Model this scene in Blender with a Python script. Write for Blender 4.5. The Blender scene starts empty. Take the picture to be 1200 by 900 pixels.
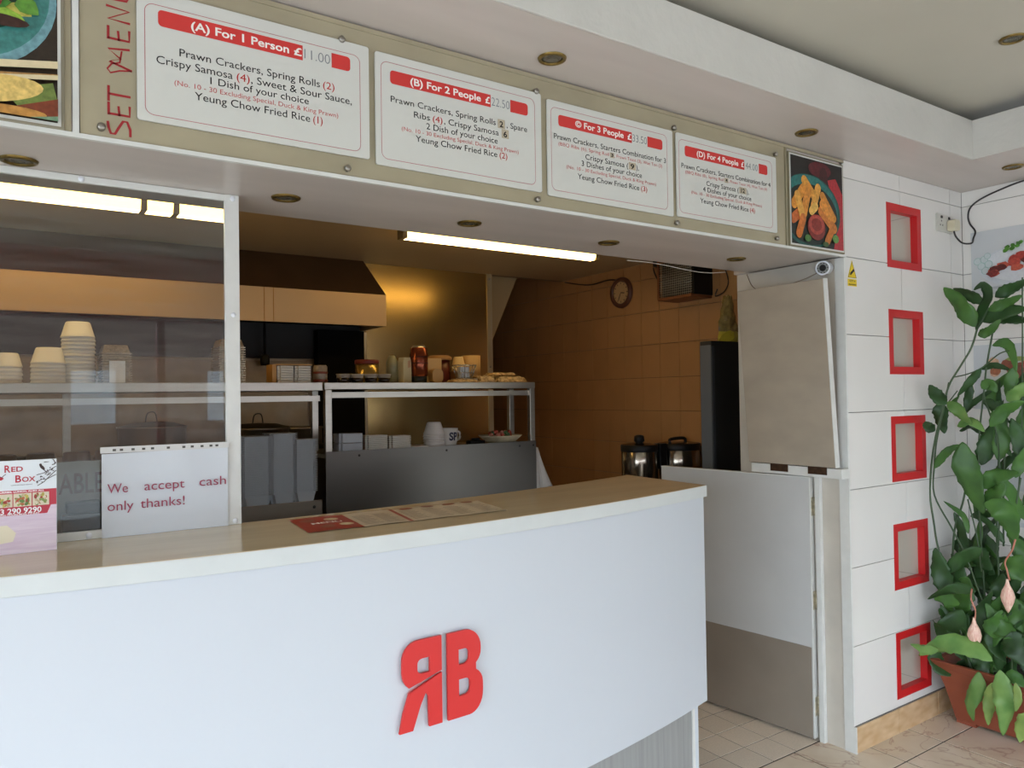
import bpy, bmesh, math, random
from mathutils import Vector, Matrix
random.seed(7)
S = bpy.context.scene
COL = S.collection
# ------------------------------------------------------------------ camera
YAW, PIT, ROL, FPX = 0.593944395, 0.0163837032, -0.0148495707, 886.325
CF = Vector((math.sin(YAW)*math.cos(PIT), math.cos(YAW)*math.cos(PIT), math.sin(PIT)))
_R = Vector((math.cos(YAW), -math.sin(YAW), 0)); _U = _R.cross(CF)
CR = _R*math.cos(ROL) + _U*math.sin(ROL)
CU = -_R*math.sin(ROL) + _U*math.cos(ROL)
EYE = Vector((0, 0, 1.5))
cd = bpy.data.cameras.new('camera'); cam = bpy.data.objects.new('camera', cd); COL.objects.link(cam)
cd.sensor_fit = 'HORIZONTAL'; cd.sensor_width = 36; cd.lens = FPX/1200*36; cd.clip_start = 0.02; cd.clip_end = 200
M = Matrix((CR, CU, -CF)).transposed().to_4x4(); M.translation = EYE
cam.matrix_world = M
S.camera = cam
# ------------------------------------------------------------------ world, exposure
W = bpy.data.worlds.new('world'); S.world = W; W.use_nodes = True
nt = W.node_tree; nt.nodes.clear()
wo = nt.nodes.new('ShaderNodeOutputWorld'); bg = nt.nodes.new('ShaderNodeBackground')
tc = nt.nodes.new('ShaderNodeTexCoord'); sp = nt.nodes.new('ShaderNodeSeparateXYZ'); rp = nt.nodes.new('ShaderNodeValToRGB')
nt.links.new(tc.outputs['Generated'], sp.inputs[0]); nt.links.new(sp.outputs['Z'], rp.inputs[0])
rp.color_ramp.elements[0].position = 0.0; rp.color_ramp.elements[0].color = (0.80, 0.92, 1.06, 1)
rp.color_ramp.elements[1].position = 0.8; rp.color_ramp.elements[1].color = (0.70, 0.84, 1.0, 1)
nt.links.new(rp.outputs[0], bg.inputs[0]); nt.links.new(bg.outputs[0], wo.inputs[0])
bg.inputs[1].default_value = 8.4
S.view_settings.view_transform = 'Standard'; S.view_settings.look = 'None'
S.view_settings.gamma = 1; S.view_settings.exposure = 0.0; S.view_settings.use_curve_mapping = False

# ------------------------------------------------------------------ materials
def lin(h):
    if isinstance(h, (tuple, list)): return tuple(h)[:3]
    h = h.lstrip('#'); o = []
    for i in (0, 2, 4):
        c = int(h[i:i+2], 16)/255
        o.append(c/12.92 if c <= 0.04045 else ((c+0.055)/1.055)**2.4)
    return tuple(o)
MATS = {}
def mat(key, col='#808080', rough=0.5, metal=0.0, var=0.0, vscale=8.0, bump=0.0, bscale=40.0, col2=None,
        vstretch=(1, 1, 1), emit=None, estr=0, alpha=1.0, trans=0.0, rand=0.0, rvar=0.0, spec=0.5, detail=3, sharp=False, sss=0):
    if key in MATS: return MATS[key]
    m = bpy.data.materials.new(key); m.use_nodes = True; MATS[key] = m
    t = m.node_tree; b = t.nodes['Principled BSDF']; c = lin(col)
    b.inputs['Base Color'].default_value = (*c, 1); b.inputs['Roughness'].default_value = rough
    b.inputs['Metallic'].default_value = metal; b.inputs['Specular IOR Level'].default_value = spec
    if alpha < 1: b.inputs['Alpha'].default_value = alpha
    if trans: b.inputs['Transmission Weight'].default_value = trans
    if emit is not None:
        b.inputs['Emission Color'].default_value = (*lin(emit), 1); b.inputs['Emission Strength'].default_value = estr
    if var or bump or rand or col2 or rvar:
        g = t.nodes.new('ShaderNodeNewGeometry'); mp = t.nodes.new('ShaderNodeMapping')
        t.links.new(g.outputs['Position'], mp.inputs[0]); mp.inputs['Scale'].default_value = vstretch
        n = t.nodes.new('ShaderNodeTexNoise'); n.inputs['Scale'].default_value = vscale; n.inputs['Detail'].default_value = detail
        t.links.new(mp.outputs[0], n.inputs['Vector'])
        if var or col2:
            r = t.nodes.new('ShaderNodeValToRGB'); t.links.new(n.outputs[0], r.inputs[0])
            c2 = lin(col2) if col2 else tuple(x*(1-var) for x in c)
            c1 = c if col2 else tuple(min(1, x*(1+var*0.6)) for x in c)
            r.color_ramp.elements[0].color = (*c2, 1); r.color_ramp.elements[1].color = (*c1, 1)
            if sharp: r.color_ramp.elements[0].position = .44; r.color_ramp.elements[1].position = .56
            else: r.color_ramp.elements[0].position = .3; r.color_ramp.elements[1].position = .7
            last = r.outputs[0]
            if rand:
                oi = t.nodes.new('ShaderNodeObjectInfo'); h = t.nodes.new('ShaderNodeHueSaturation')
                mr = t.nodes.new('ShaderNodeMapRange'); mr.inputs[3].default_value = 1-rand; mr.inputs[4].default_value = 1+rand
                t.links.new(oi.outputs['Random'], mr.inputs[0]); t.links.new(mr.outputs[0], h.inputs['Value'])
                t.links.new(last, h.inputs['Color']); last = h.outputs[0]
            t.links.new(last, b.inputs['Base Color'])
        if rvar:
            mr = t.nodes.new('ShaderNodeMapRange'); mr.inputs[1].default_value = .3; mr.inputs[2].default_value = .7
            mr.inputs[3].default_value = max(.02, rough-rvar); mr.inputs[4].default_value = rough+rvar
            t.links.new(n.outputs[0], mr.inputs[0]); t.links.new(mr.outputs[0], b.inputs['Roughness'])
        if bump:
            n2 = t.nodes.new('ShaderNodeTexNoise'); n2.inputs['Scale'].default_value = bscale
            t.links.new(mp.outputs[0], n2.inputs['Vector'])
            bp = t.nodes.new('ShaderNodeBump'); bp.inputs['Strength'].default_value = bump; bp.inputs['Distance'].default_value = .01
            t.links.new(n2.outputs[0], bp.inputs['Height']); t.links.new(bp.outputs[0], b.inputs['Normal'])
    return m
def veined(key, base, dark, vein, rand=.06):
    m = mat(key, base, .28, var=.1, vscale=5, col2=dark, rand=rand)
    t = m.node_tree; b = t.nodes['Principled BSDF']
    src = b.inputs['Base Color'].links[0].from_socket
    g = t.nodes.new('ShaderNodeNewGeometry'); n = t.nodes.new('ShaderNodeTexNoise'); n.inputs['Scale'].default_value = 3.2; n.inputs['Detail'].default_value = 7
    n.inputs['Distortion'].default_value = 1.2
    t.links.new(g.outputs['Position'], n.inputs['Vector'])
    r = t.nodes.new('ShaderNodeValToRGB'); e = r.color_ramp.elements
    e[0].position = .485; e[0].color = (0, 0, 0, 1); e[1].position = .5; e[1].color = (.55, .55, .55, 1)
    e2 = r.color_ramp.elements.new(.515); e2.color = (0, 0, 0, 1)
    t.links.new(n.outputs[0], r.inputs[0])
    mx = t.nodes.new('ShaderNodeMixRGB'); mx.inputs[2].default_value = (*lin(vein), 1)
    t.links.new(r.outputs[0], mx.inputs[0]); t.links.new(src, mx.inputs[1]); t.links.new(mx.outputs[0], b.inputs['Base Color'])
    return m
def steel(key, col='#b9b6ae', rough=.32, var=.18, stretch=(1, 1, 20), vscale=3):
    return mat(key, col, rough, .92, var=var*.35, vscale=vscale, vstretch=stretch, detail=1)
def glassmat(key, tint='#f4f6f4', haze=0.03, ior=1.5):
    m = bpy.data.materials.new(key); m.use_nodes = True; t = m.node_tree; t.nodes.clear()
    o = t.nodes.new('ShaderNodeOutputMaterial'); tr = t.nodes.new('ShaderNodeBsdfTransparent'); gl = t.nodes.new('ShaderNodeBsdfGlossy')
    df = t.nodes.new('ShaderNodeBsdfDiffuse'); f = t.nodes.new('ShaderNodeFresnel'); f.inputs[0].default_value = ior
    tr.inputs[0].default_value = (*lin(tint), 1); gl.inputs['Roughness'].default_value = .01
    df.inputs[0].default_value = (.8, .78, .74, 1)
    m1 = t.nodes.new('ShaderNodeMixShader'); m2 = t.nodes.new('ShaderNodeMixShader')
    t.links.new(f.outputs[0], m1.inputs[0]); t.links.new(tr.outputs[0], m1.inputs[1]); t.links.new(gl.outputs[0], m1.inputs[2])
    g = t.nodes.new('ShaderNodeNewGeometry'); wv = t.nodes.new('ShaderNodeTexNoise'); wv.inputs['Scale'].default_value = 30
    mp = t.nodes.new('ShaderNodeMapping'); mp.inputs['Scale'].default_value = (.15, 1, 2.2); mp.inputs['Rotation'].default_value = (0, .35, 0)
    t.links.new(g.outputs['Position'], mp.inputs[0]); t.links.new(mp.outputs[0], wv.inputs[0])
    mr = t.nodes.new('ShaderNodeMapRange'); mr.inputs[1].default_value = .35; mr.inputs[2].default_value = .75; mr.inputs[3].default_value = haze*.6; mr.inputs[4].default_value = haze*1.8
    t.links.new(wv.outputs[0], mr.inputs[0]); t.links.new(mr.outputs[0], m2.inputs[0])
    t.links.new(m1.outputs[0], m2.inputs[1]); t.links.new(df.outputs[0], m2.inputs[2]); t.links.new(m2.outputs[0], o.inputs[0])
    MATS[key] = m; return m

# ------------------------------------------------------------------ mesh helpers
def bx(bm, x0, y0, z0, x1, y1, z1, mi=0, skip=''):
    v = [bm.verts.new(p) for p in ((x0,y0,z0),(x1,y0,z0),(x1,y1,z0),(x0,y1,z0),(x0,y0,z1),(x1,y0,z1),(x1,y1,z1),(x0,y1,z1))]
    for f in ((3,2,1,0),(4,5,6,7),(0,1,5,4),(1,2,6,5),(2,3,7,6),(3,0,4,7)):
        fc = bm.faces.new([v[i] for i in f]); fc.material_index = mi
    return v
def poly(bm, pts, mi=0):
    f = bm.faces.new([bm.verts.new(p) for p in pts]); f.material_index = mi; return f
def prism(bm, pts, d, mi=0):
    """closed outline pts (3D, planar) extruded by vector d"""
    d = Vector(d); a = [bm.verts.new(p) for p in pts]; b = [bm.verts.new(Vector(p)+d) for p in pts]
    n = len(pts)
    for f in (a[::-1], b): bm.faces.new(f).material_index = mi
    for i in range(n): bm.faces.new((a[i], a[(i+1) % n], b[(i+1) % n], b[i])).material_index = mi
def lathe(bm, prof, seg=20, c=(0, 0, 0), mi=0, sx=1, sy=1):
    """prof: list of (r, z)"""
    rings = []
    for r, z in prof:
        if r < 1e-5: rings.append([bm.verts.new((c[0], c[1], c[2]+z))])
        else: rings.append([bm.verts.new((c[0]+sx*r*math.cos(2*math.pi*i/seg), c[1]+sy*r*math.sin(2*math.pi*i/seg), c[2]+z)) for i in range(seg)])
    for a, b in zip(rings, rings[1:]):
        for i in range(seg):
            j = (i+1) % seg
            if len(a) == 1 and len(b) == 1: continue
            if len(a) == 1: f = (a[0], b[j], b[i])
            elif len(b) == 1: f = (a[i], a[j], b[0])
            else: f = (a[i], a[j], b[j], b[i])
            fc = bm.faces.new(f); fc.material_index = mi; fc.smooth = True
def tube(bm, pts, r, seg=8, mi=0, caps=True):
    pts = [Vector(p) for p in pts]; n = len(pts); rings = []
    rr = r if isinstance(r, (list, tuple)) else [r]*n
    up = Vector((0, 0, 1))
    for i, p in enumerate(pts):
        t = (pts[min(i+1, n-1)]-pts[max(i-1, 0)]).normalized()
        a = t.cross(up)
        if a.length < .05: a = t.cross(Vector((1, 0, 0)))
        a.normalize(); b = t.cross(a); up = b.cross(t) if False else up
        rings.append([bm.verts.new(p+a*rr[i]*math.cos(2*math.pi*k/seg)+b*rr[i]*math.sin(2*math.pi*k/seg)) for k in range(seg)])
    for A, B in zip(rings, rings[1:]):
        for k in range(seg):
            f = bm.faces.new((A[k], A[(k+1) % seg], B[(k+1) % seg], B[k])); f.smooth = True; f.material_index = mi
    if caps:
        bm.faces.new(rings[0][::-1]).material_index = mi; bm.faces.new(rings[-1]).material_index = mi
def smooth_path(pts, k=6):
    pts = [Vector(p) for p in pts]; P = [pts[0]]+pts+[pts[-1]]; out = []
    for i in range(1, len(P)-2):
        for j in range(k):
            t = j/k; a, b, c, d = P[i-1], P[i], P[i+1], P[i+2]
            out.append(.5*((2*b)+(c-a)*t+(2*a-5*b+4*c-d)*t*t+(3*b-a-3*c+d)*t**3))
    out.append(pts[-1]); return out
def sweep_box(bm, front, back, z0, z1, mi=0, mtop=None):
    """slab between two plan curves (same point count)"""
    n = len(front)
    fv = [[bm.verts.new((x, y, z)) for x, y in front] for z in (z0, z1)]
    bv = [[bm.verts.new((x, y, z)) for x, y in back] for z in (z0, z1)]
    for i in range(n-1):
        bm.faces.new((fv[0][i], fv[0][i+1], fv[1][i+1], fv[1][i])).material_index = mi
        bm.faces.new((bv[0][i+1], bv[0][i], bv[1][i], bv[1][i+1])).material_index = mi
        bm.faces.new((fv[1][i], fv[1][i+1], bv[1][i+1], bv[1][i])).material_index = mi if mtop is None else mtop
        bm.faces.new((fv[0][i+1], fv[0][i], bv[0][i], bv[0][i+1])).material_index = mi
    for i in (0, n-1):
        q = (fv[0][i], fv[1][i], bv[1][i], bv[0][i]) if i == 0 else (fv[0][i], bv[0][i], bv[1][i], fv[1][i])
        bm.faces.new(q).material_index = mi
def NB(): return bmesh.new()
def obj(name, bm, m, parent=None, bevel=0, loc=None, segs=2):
    me = bpy.data.meshes.new(name)
    if isinstance(bm, bpy.types.Mesh): me = bm
    else:
        bmesh.ops.recalc_face_normals(bm, faces=bm.faces[:]) if not getattr(bm, '_keep', False) else None
        bm.to_mesh(me); bm.free()
    o = bpy.data.objects.new(name, me); COL.objects.link(o)
    for k in (m if isinstance(m, (list, tuple)) else [m]): me.materials.append(k)
    if parent is not None: o.parent = parent
    if loc: o.location = loc
    if bevel:
        b = o.modifiers.new('bevel', 'BEVEL'); b.width = bevel; b.segments = segs; b.limit_method = 'ANGLE'; b.angle_limit = math.radians(40)
    return o
def tag(o, label=None, cat=None, group=None, kind=None):
    if label: o['label'] = label
    if cat: o['category'] = cat
    if group: o['group'] = group
    if kind: o['kind'] = kind
    return o
def thing(name, label, cat, loc=(0, 0, 0), rz=0, group=None):
    o = bpy.data.objects.new(name, None); COL.objects.link(o); o.location = loc; o.rotation_euler = (0, 0, rz); o.empty_display_size = .05
    return tag(o, label, cat, group)
def struct(name, bm, m, parent=None, bevel=0):
    o = obj(name, bm, m, parent, bevel)
    if parent is None: o['kind'] = 'structure'
    return o
def boxo(name, a, b, m, parent=None, bevel=0):
    bm = NB(); bx(bm, *a, *b); return obj(name, bm, m, parent, bevel)
def dup(root, loc=None, label=None, group=None, rz=None):
    r = root.copy(); COL.objects.link(r)
    if loc is not None: r.location = loc
    if rz is not None: r.rotation_euler = (0, 0, rz)
    if label: r['label'] = label
    if group: r['group'] = group
    for ch in list(root.children):
        c = ch.copy(); COL.objects.link(c); c.parent = r
        for g in list(ch.children):
            d = g.copy(); COL.objects.link(d); d.parent = c
    return r
def ray(px, py): return CF + CR*((px-600)/FPX) - CU*((py-450)/FPX)
def atY(px, py, Y): r = ray(px, py); return EYE + r*(Y/r.y)
def atX(px, py, X): r = ray(px, py); return EYE + r*(X/r.x)

# ------------------------------------------------------------------ lettering
_cache = {}
def textmesh(s, bold=0.0):
    k = (s, bold)
    if k in _cache: return _cache[k]
    c = bpy.data.curves.new('t', 'FONT'); c.body = s; c.size = 1; c.offset = bold; c.resolution_u = 3
    c.space_character = 1.0
    o = bpy.data.objects.new('t', c); COL.objects.link(o)
    dg = bpy.context.evaluated_depsgraph_get()
    me = bpy.data.meshes.new_from_object(o.evaluated_get(dg))
    bpy.data.objects.remove(o); bpy.data.curves.remove(c)
    vs = [v.co.copy() for v in me.vertices]; fs = [tuple(p.vertices) for p in me.polygons]
    bpy.data.meshes.remove(me)
    _cache[k] = (vs, fs); return _cache[k]
_hv = textmesh('H')[0]; CAP = max(v.y for v in _hv)-min(v.y for v in _hv)
def text(bm, s, x0, x1, base, cap, bold=0.0, put=None, mi=0):
    """put maps (u,v) -> 3D point"""
    vs, fs = textmesh(s, bold); a = min(v.x for v in vs); b = max(v.x for v in vs); k = cap/CAP
    nv = [bm.verts.new(put(x0+(v.x-a)/(b-a)*(x1-x0), base+v.y*k)) for v in vs]
    for f in fs:
        try: bm.faces.new([nv[i] for i in f]).material_index = mi
        except ValueError: pass
def flatpoly(bm, pts, put, mi=0): poly(bm, [put(*p) for p in pts], mi)
def rrect(x0, y0, x1, y1, r, k=4):
    o = []
    for cx, cy, a in ((x1-r, y1-r, 0), (x0+r, y1-r, 90), (x0+r, y0+r, 180), (x1-r, y0+r, 270)):
        for i in range(k+1):
            t = math.radians(a+90*i/k); o.append((cx+r*math.cos(t), cy+r*math.sin(t)))
    return o
def ribbon(bm, pts, w, put, mi=0, closed=False):
    n = len(pts); L = []; Rr = []
    for i in range(n):
        p = pts[i]; a = pts[(i-1) % n] if (closed or i > 0) else p; b = pts[(i+1) % n] if (closed or i < n-1) else p
        dx, dy = b[0]-a[0], b[1]-a[1]; l = math.hypot(dx, dy) or 1; nx, ny = -dy/l*w/2, dx/l*w/2
        L.append(bm.verts.new(put(p[0]+nx, p[1]+ny))); Rr.append(bm.verts.new(put(p[0]-nx, p[1]-ny)))
    for i in range(n if closed else n-1):
        j = (i+1) % n; bm.faces.new((L[i], L[j], Rr[j], Rr[i])).material_index = mi
def onwall(Y): return lambda u, v: (u, Y, v)
def ell(cx, cy, rx, ry, n=24, rot=0):
    c, s = math.cos(rot), math.sin(rot)
    return [(cx+rx*math.cos(2*math.pi*i/n)*c-ry*math.sin(2*math.pi*i/n)*s, cy+rx*math.cos(2*math.pi*i/n)*s+ry*math.sin(2*math.pi*i/n)*c) for i in range(n)]
def capsule(x0, y0, x1, y1, w, k=5):
    a = math.atan2(y1-y0, x1-x0); o = []
    for cx, cy, s in ((x1, y1, -90), (x0, y0, 90)):
        for i in range(k+1):
            t = a+math.radians(s+180*i/k); o.append((cx+w*math.cos(t), cy+w*math.sin(t)))
    return o

# ------------------------------------------------------------------ palette
white_lam = mat('white_laminate', '#c6cbd0', .35)
white_pl = mat('white_plastic', '#e6e9ee', .35)
paint = mat('cream_paint', '#d6d0c6', .55, var=.05, vscale=3)
paint_soffit = mat('soffit_paint', '#c6bcb4', .32, var=.07, vscale=3, vstretch=(.5, 3, 1))
paint_jamb = mat('jamb_paint', '#c6bfb2', .45, var=.10, vscale=6)
paint_flap = mat('flap_paint', '#a79b8a', .5, var=.10, vscale=5, vstretch=(1, 1, 2))
white_trim = mat('white_trim', '#d6d6d0', .35, var=.05, vscale=20)
tile_white = mat('white_wall_tile', '#e4e1db', .18, var=.03, vscale=2, rand=.012)
grout = mat('dark_grout', '#6a6660', .8)
grout_f = mat('floor_grout', '#3f372f', .85)
reflection_grey = mat('painted_reflection_grey', '#8f8a80', .8)  # used only for the painted reflection lines in the niches
tile_kit = mat('beige_kitchen_tile', '#ac7c4e', .33, var=.06, vscale=6, rand=.03)
grout_kit = mat('kitchen_grout', '#5c4228', .8)
floor_big = veined('floor_marbled_tile', '#dfd1bd', '#cfbca3', '#96604a')
floor_small = mat('floor_small_tile', '#d2c4b2', .5, var=.09, vscale=150, rand=.05)
skirt_m = mat('skirting_tile', '#d3b690', .3, col2='#bd986d', vscale=6, vstretch=(2.2, 2.2, 5), detail=1)
red = mat('red_paint', '#c81f22', .4)
red_l = mat('red_logo', '#cf2a27', .5)
ink = mat('black_ink', '#1d1c1c', .5)
redink = mat('red_ink', '#c0302c', .5)
thinred = mat('thin_red_ink', '#b4525a', .5)
pink = mat('small_red_ink', '#c85a58', .5)
pencil = mat('pencil_grey', '#70767c', .5)
board_w = mat('board_white', '#cfcfc7', .3)
tan_tape = mat('tan_tape', '#b7ab93', .5)
brass = mat('aged_brass', '#8a7440', .32, .85, var=.25, vscale=60)
chrome = mat('brushed_stud', '#9a958c', .3, .9)
stl = steel('brushed_steel', '#b8b4aa', .3)
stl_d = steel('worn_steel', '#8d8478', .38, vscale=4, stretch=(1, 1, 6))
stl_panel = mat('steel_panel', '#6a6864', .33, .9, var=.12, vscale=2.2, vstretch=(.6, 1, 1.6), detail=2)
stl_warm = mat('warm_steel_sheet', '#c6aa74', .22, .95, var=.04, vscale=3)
black = mat('black_plastic', '#121110', .5, spec=.25)
matt_black = mat('sooty_black', '#0b0a09', .8, spec=.1)
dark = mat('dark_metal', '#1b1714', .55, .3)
hood_dark = mat('hood_greasy_slope', '#5c4430', .45, .5, var=.15, vscale=5)
counter_top = mat('counter_laminate', '#d0bd9b', .16, var=.08, vscale=3, vstretch=(1, 6, 1), spec=.6)
edge_white = mat('counter_edge', '#cbcfcc', .3, var=.03, vscale=12)
plinth_m = mat('plinth_grey', '#9c9e9c', .4, .1, var=.12, vscale=6, vstretch=(12, 12, .5))
foam = mat('white_foam', '#dfdcd6', .55)
tubm = mat('milky_plastic', '#b9c0c7', .35, trans=.15)
paper = mat('white_paper', '#eceff4', .45)
chrome_dark = mat('dark_steel', '#4a4540', .22, .9)

# ================================================================== SETTING
# floor -------------------------------------------------------------
bm = NB(); bx(bm, -2.6, -2.4, -.1, 4.1, 6.0, -.0025)
floor = struct('floor', bm, grout_f)
def shared_tile(w, h, t, g, bev=.0004):
    bm = NB(); v = bx(bm, g/2, g/2, -t, w-g/2, h-g/2, 0)
    bmesh.ops.bevel(bm, geom=[e for e in bm.edges if all(q.co.z > -t/2 for q in e.verts)], offset=bev, segments=1, affect='EDGES')
    me = bpy.data.meshes.new('tile'); bm.to_mesh(me); bm.free(); return me
def put_tile(me, loc, parent, m=None, rot=None):
    if not me.materials and m: me.materials.append(m)
    o = bpy.data.objects.new('tile', me); COL.objects.link(o); o.parent = parent; o.location = loc
    if rot: o.rotation_euler = rot
    return o
tb = shared_tile(.2985, .31, .012, .0075); tb2 = shared_tile(.2985, .2985, .012, .0075); tS = shared_tile(.15, .15, .012, .0045)
for i in range(-5, 5):
    x = 2.73+.2985*i
    put_tile(tb, (x, 1.677, 0), floor, floor_big)
    for j in range(1, 4):
        put_tile(tb2, (x, 1.677-.2985*j, 0), floor, floor_big)
for i in range(-3, 3):
    for j in range(0, 7): put_tile(tS, (2.755-.15*(i+1)+.0, 1.99+.15*j, -.001), floor, floor_small)
bm = NB(); bx(bm, -2.6, -2.4, -.006, 1.22, 1.98, -.0005); bx(bm, 1.23, -2.4, -.006, 3.93, .77, -.0005); bx(bm, -2.6, 2.0, -.006, 2.29, 4.3, -.001); bx(bm, 2.3, 3.06, -.006, 3.37, 5.6, -.001)
obj('floor_covering', bm, floor_small, floor)

# front wall of big white tiles ------------------------------------
D = 1.836
bm = NB(); bx(bm, 2.95, D+.038, 0, 4.05, 2.39, 2.60)
wall_front = struct('wall_back', bm, grout)
boxes = [(3.257, z0, 3.547, z0+.29) for z0 in (2.05, 1.573, 1.096, .619, .142)]
XS = [2.925, 3.37, 3.82, 3.935]; ZS = [.108, .436, .762, 1.088, 1.411, 1.739, 2.066, 2.40, 2.474]
def wtile(x0, x1, z0, z1, parent, g=.0028, y0=D, y1=D+.038):
    x0 += g/2; x1 -= g/2; z0 += g/2; z1 -= g/2
    xs = sorted({x0, x1, *[b for q in boxes for b in (q[0], q[2]) if x0 < b < x1]})
    zs = sorted({z0, z1, *[b for q in boxes for b in (q[1], q[3]) if z0 < b < z1]})
    bm = NB()
    for a, b in zip(xs, xs[1:]):
        for c, d in zip(zs, zs[1:]):
            mx, mz = (a+b)/2, (c+d)/2
            if any(q[0] < mx < q[2] and q[1] < mz < q[3] for q in boxes): continue
            bx(bm, a, y0, c, b, y1, d)
    if bm.verts: obj('tile', bm, tile_white, parent)
for i in range(3):
    for j in range(8): wtile(XS[i], XS[i+1], ZS[j], ZS[j+1], wall_front)
bm = NB(); bx(bm, 2.921, D-.002, .108, 2.932, D+.04, 2.06); obj('corner_bead', bm, white_trim, wall_front)
# tiled right wall ---------------------------------------------------
bm = NB(); bx(bm, 3.943, -2.4, 0, 4.05, D+.03, 2.62); wall_right = struct('wall_right', bm, grout)
tR = {}
for j in range(8):
    h = ZS[j+1]-ZS[j]; me = shared_tile(.45, h, .008, .0028)
    for i in range(4):
        # tile local x -> world y (descending), local y -> z, normal -> -X
        put_tile(me, (3.935, D-.45*i-(.0 if i else 0), ZS[j]), wall_right, tile_white, (math.pi/2, 0, -math.pi/2))
bm = NB(); bx(bm, 3.936, -2.4, .108, 3.94, .03, 2.474); obj('tiled_surface', bm, tile_white, wall_right)
# skirting -----------------------------------------------------------
bm = NB(); bx(bm, 2.925, D-.004, .106, 3.935, D, .110); sk = struct('baseboard_back', bm, grout)
for a, b in ((2.931, 3.252), (3.256, 3.584), (3.588, 3.93)):
    bm = NB(); bx(bm, a, D-.009, 0, b, D+.02, .106); obj('tile', bm, skirt_m, sk, .001)
bm = NB(); bx(bm, 2.922, D-.011, 0, 2.930, D+.04, .108); obj('end_strip', bm, white_trim, sk)
bm = NB(); bx(bm, 3.926, 1.45, 0, 3.943, D-.01, .106); sk2 = struct('baseboard_right', bm, skirt_m)
# jamb block ---------------------------------------------------------
bm = NB(); bx(bm, 2.925, D+.038, 0, 2.95, 2.39, 2.35); bx(bm, 2.95, 2.36, 0, 3.37, 2.39, 2.35)
struct('wall_side', bm, paint_jamb)
bm = NB(); bx(bm, 2.903, 1.958, 0, 2.924, 1.982, 1.136)
struct('trim_1', bm, white_trim, bevel=.002)

# ceilings -----------------------------------------------------------
bm = NB(); bx(bm, -2.6, -2.4, 2.69, 4.05, 1.9, 2.86); struct('ceiling', bm, mat('ceiling_paint', '#bcb6a6', .6, var=.04, vscale=2))
bm = NB()   # dropped perimeter soffit with a cove above
bx(bm, -2.6, 1.548, 2.474, 3.42, D+.2, 2.638); bx(bm, 3.42, -2.4, 2.474, 3.943, D+.2, 2.638)
struct('ceiling_soffit', bm, paint_soffit)
bm = NB(); bx(bm, -2.6, 1.540, 2.474, 3.412, 1.548, 2.640); bx(bm, 3.412, -2.4, 2.474, 3.420, 1.548, 2.640)
struct('trim_2', bm, mat('bulkhead_paint', '#cac7bf', .5, var=.04, vscale=6, bump=.2, bscale=30), bevel=.002)
bm = NB(); bx(bm, -2.6, 1.78, 2.638, 4.05, 1.83, 2.70); struct('wall_cove', bm, paint)
# signboard beam over the counter
bm = NB(); bx(bm, -2.6, D, 2.063, 2.925, 2.31, 2.474); bx(bm, 2.90, D, 2.063, 2.925, 2.39, 2.474)
struct('ceiling_beam', bm, paint_soffit, bevel=.003)
# kitchen shell --------------------------------------------------------
bm = NB(); bx(bm, -2.6, 2.31, 2.325, 3.40, 4.3, 2.42)
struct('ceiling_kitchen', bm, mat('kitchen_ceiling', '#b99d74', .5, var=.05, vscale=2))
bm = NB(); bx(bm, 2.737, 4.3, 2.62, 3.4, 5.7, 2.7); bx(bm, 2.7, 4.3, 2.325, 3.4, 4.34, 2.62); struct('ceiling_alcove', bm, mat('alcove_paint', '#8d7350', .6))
bm = NB(); bx(bm, 3.378, 2.39, 0, 3.45, 5.7, 2.62); kw = struct('wall_kitchen_right', bm, grout_kit)
tk = shared_tile(.16, .2065, .008, .003)
for i in range(19):
    for j in range(10):
        y = 3.833+.16*11-.16*i; z = 2.017+.2065-.2065*j
        if y-.16 < 2.385: continue
        put_tile(tk, (3.37, y, z), kw, tile_kit, (math.pi/2, 0, -math.pi/2))
bm = NB(); bx(bm, 3.371, 2.39, 0, 3.377, 5.6, .155); obj('lower_wall_surface', bm, tile_kit, kw)
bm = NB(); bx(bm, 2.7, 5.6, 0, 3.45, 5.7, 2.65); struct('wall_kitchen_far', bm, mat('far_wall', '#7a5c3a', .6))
bm = NB(); bx(bm, -2.6, 4.30, 0, 2.737, 4.40, 2.62); bx(bm, 2.70, 4.4, 0, 2.737, 5.7, 2.62)
struct('wall_kitchen_back', bm, mat('steel_clad_wall', '#a8987c', .4, .5, var=.15, vscale=3, rvar=.1))
bm = NB(); bx(bm, -2.7, 1.0, 0, -2.6, 5.7, 2.86); bx(bm, -2.7, -2.4, 2.15, -2.6, 1.0, 2.86); bx(bm, -2.7, -2.4, 0, -2.6, 1.0, .28); bx(bm, -2.7, -.8, .28, -2.6, -.72, 2.3); struct('wall_left', bm, paint)  # unseen side opening added so daylight reaches the door, flap and jamb
# sloping underside of a stair in the alcove
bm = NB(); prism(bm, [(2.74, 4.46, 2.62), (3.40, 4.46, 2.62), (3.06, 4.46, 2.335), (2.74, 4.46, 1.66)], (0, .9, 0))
struct('ceiling_slope', bm, mat('slope_paint', '#a68c66', .5))
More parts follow.
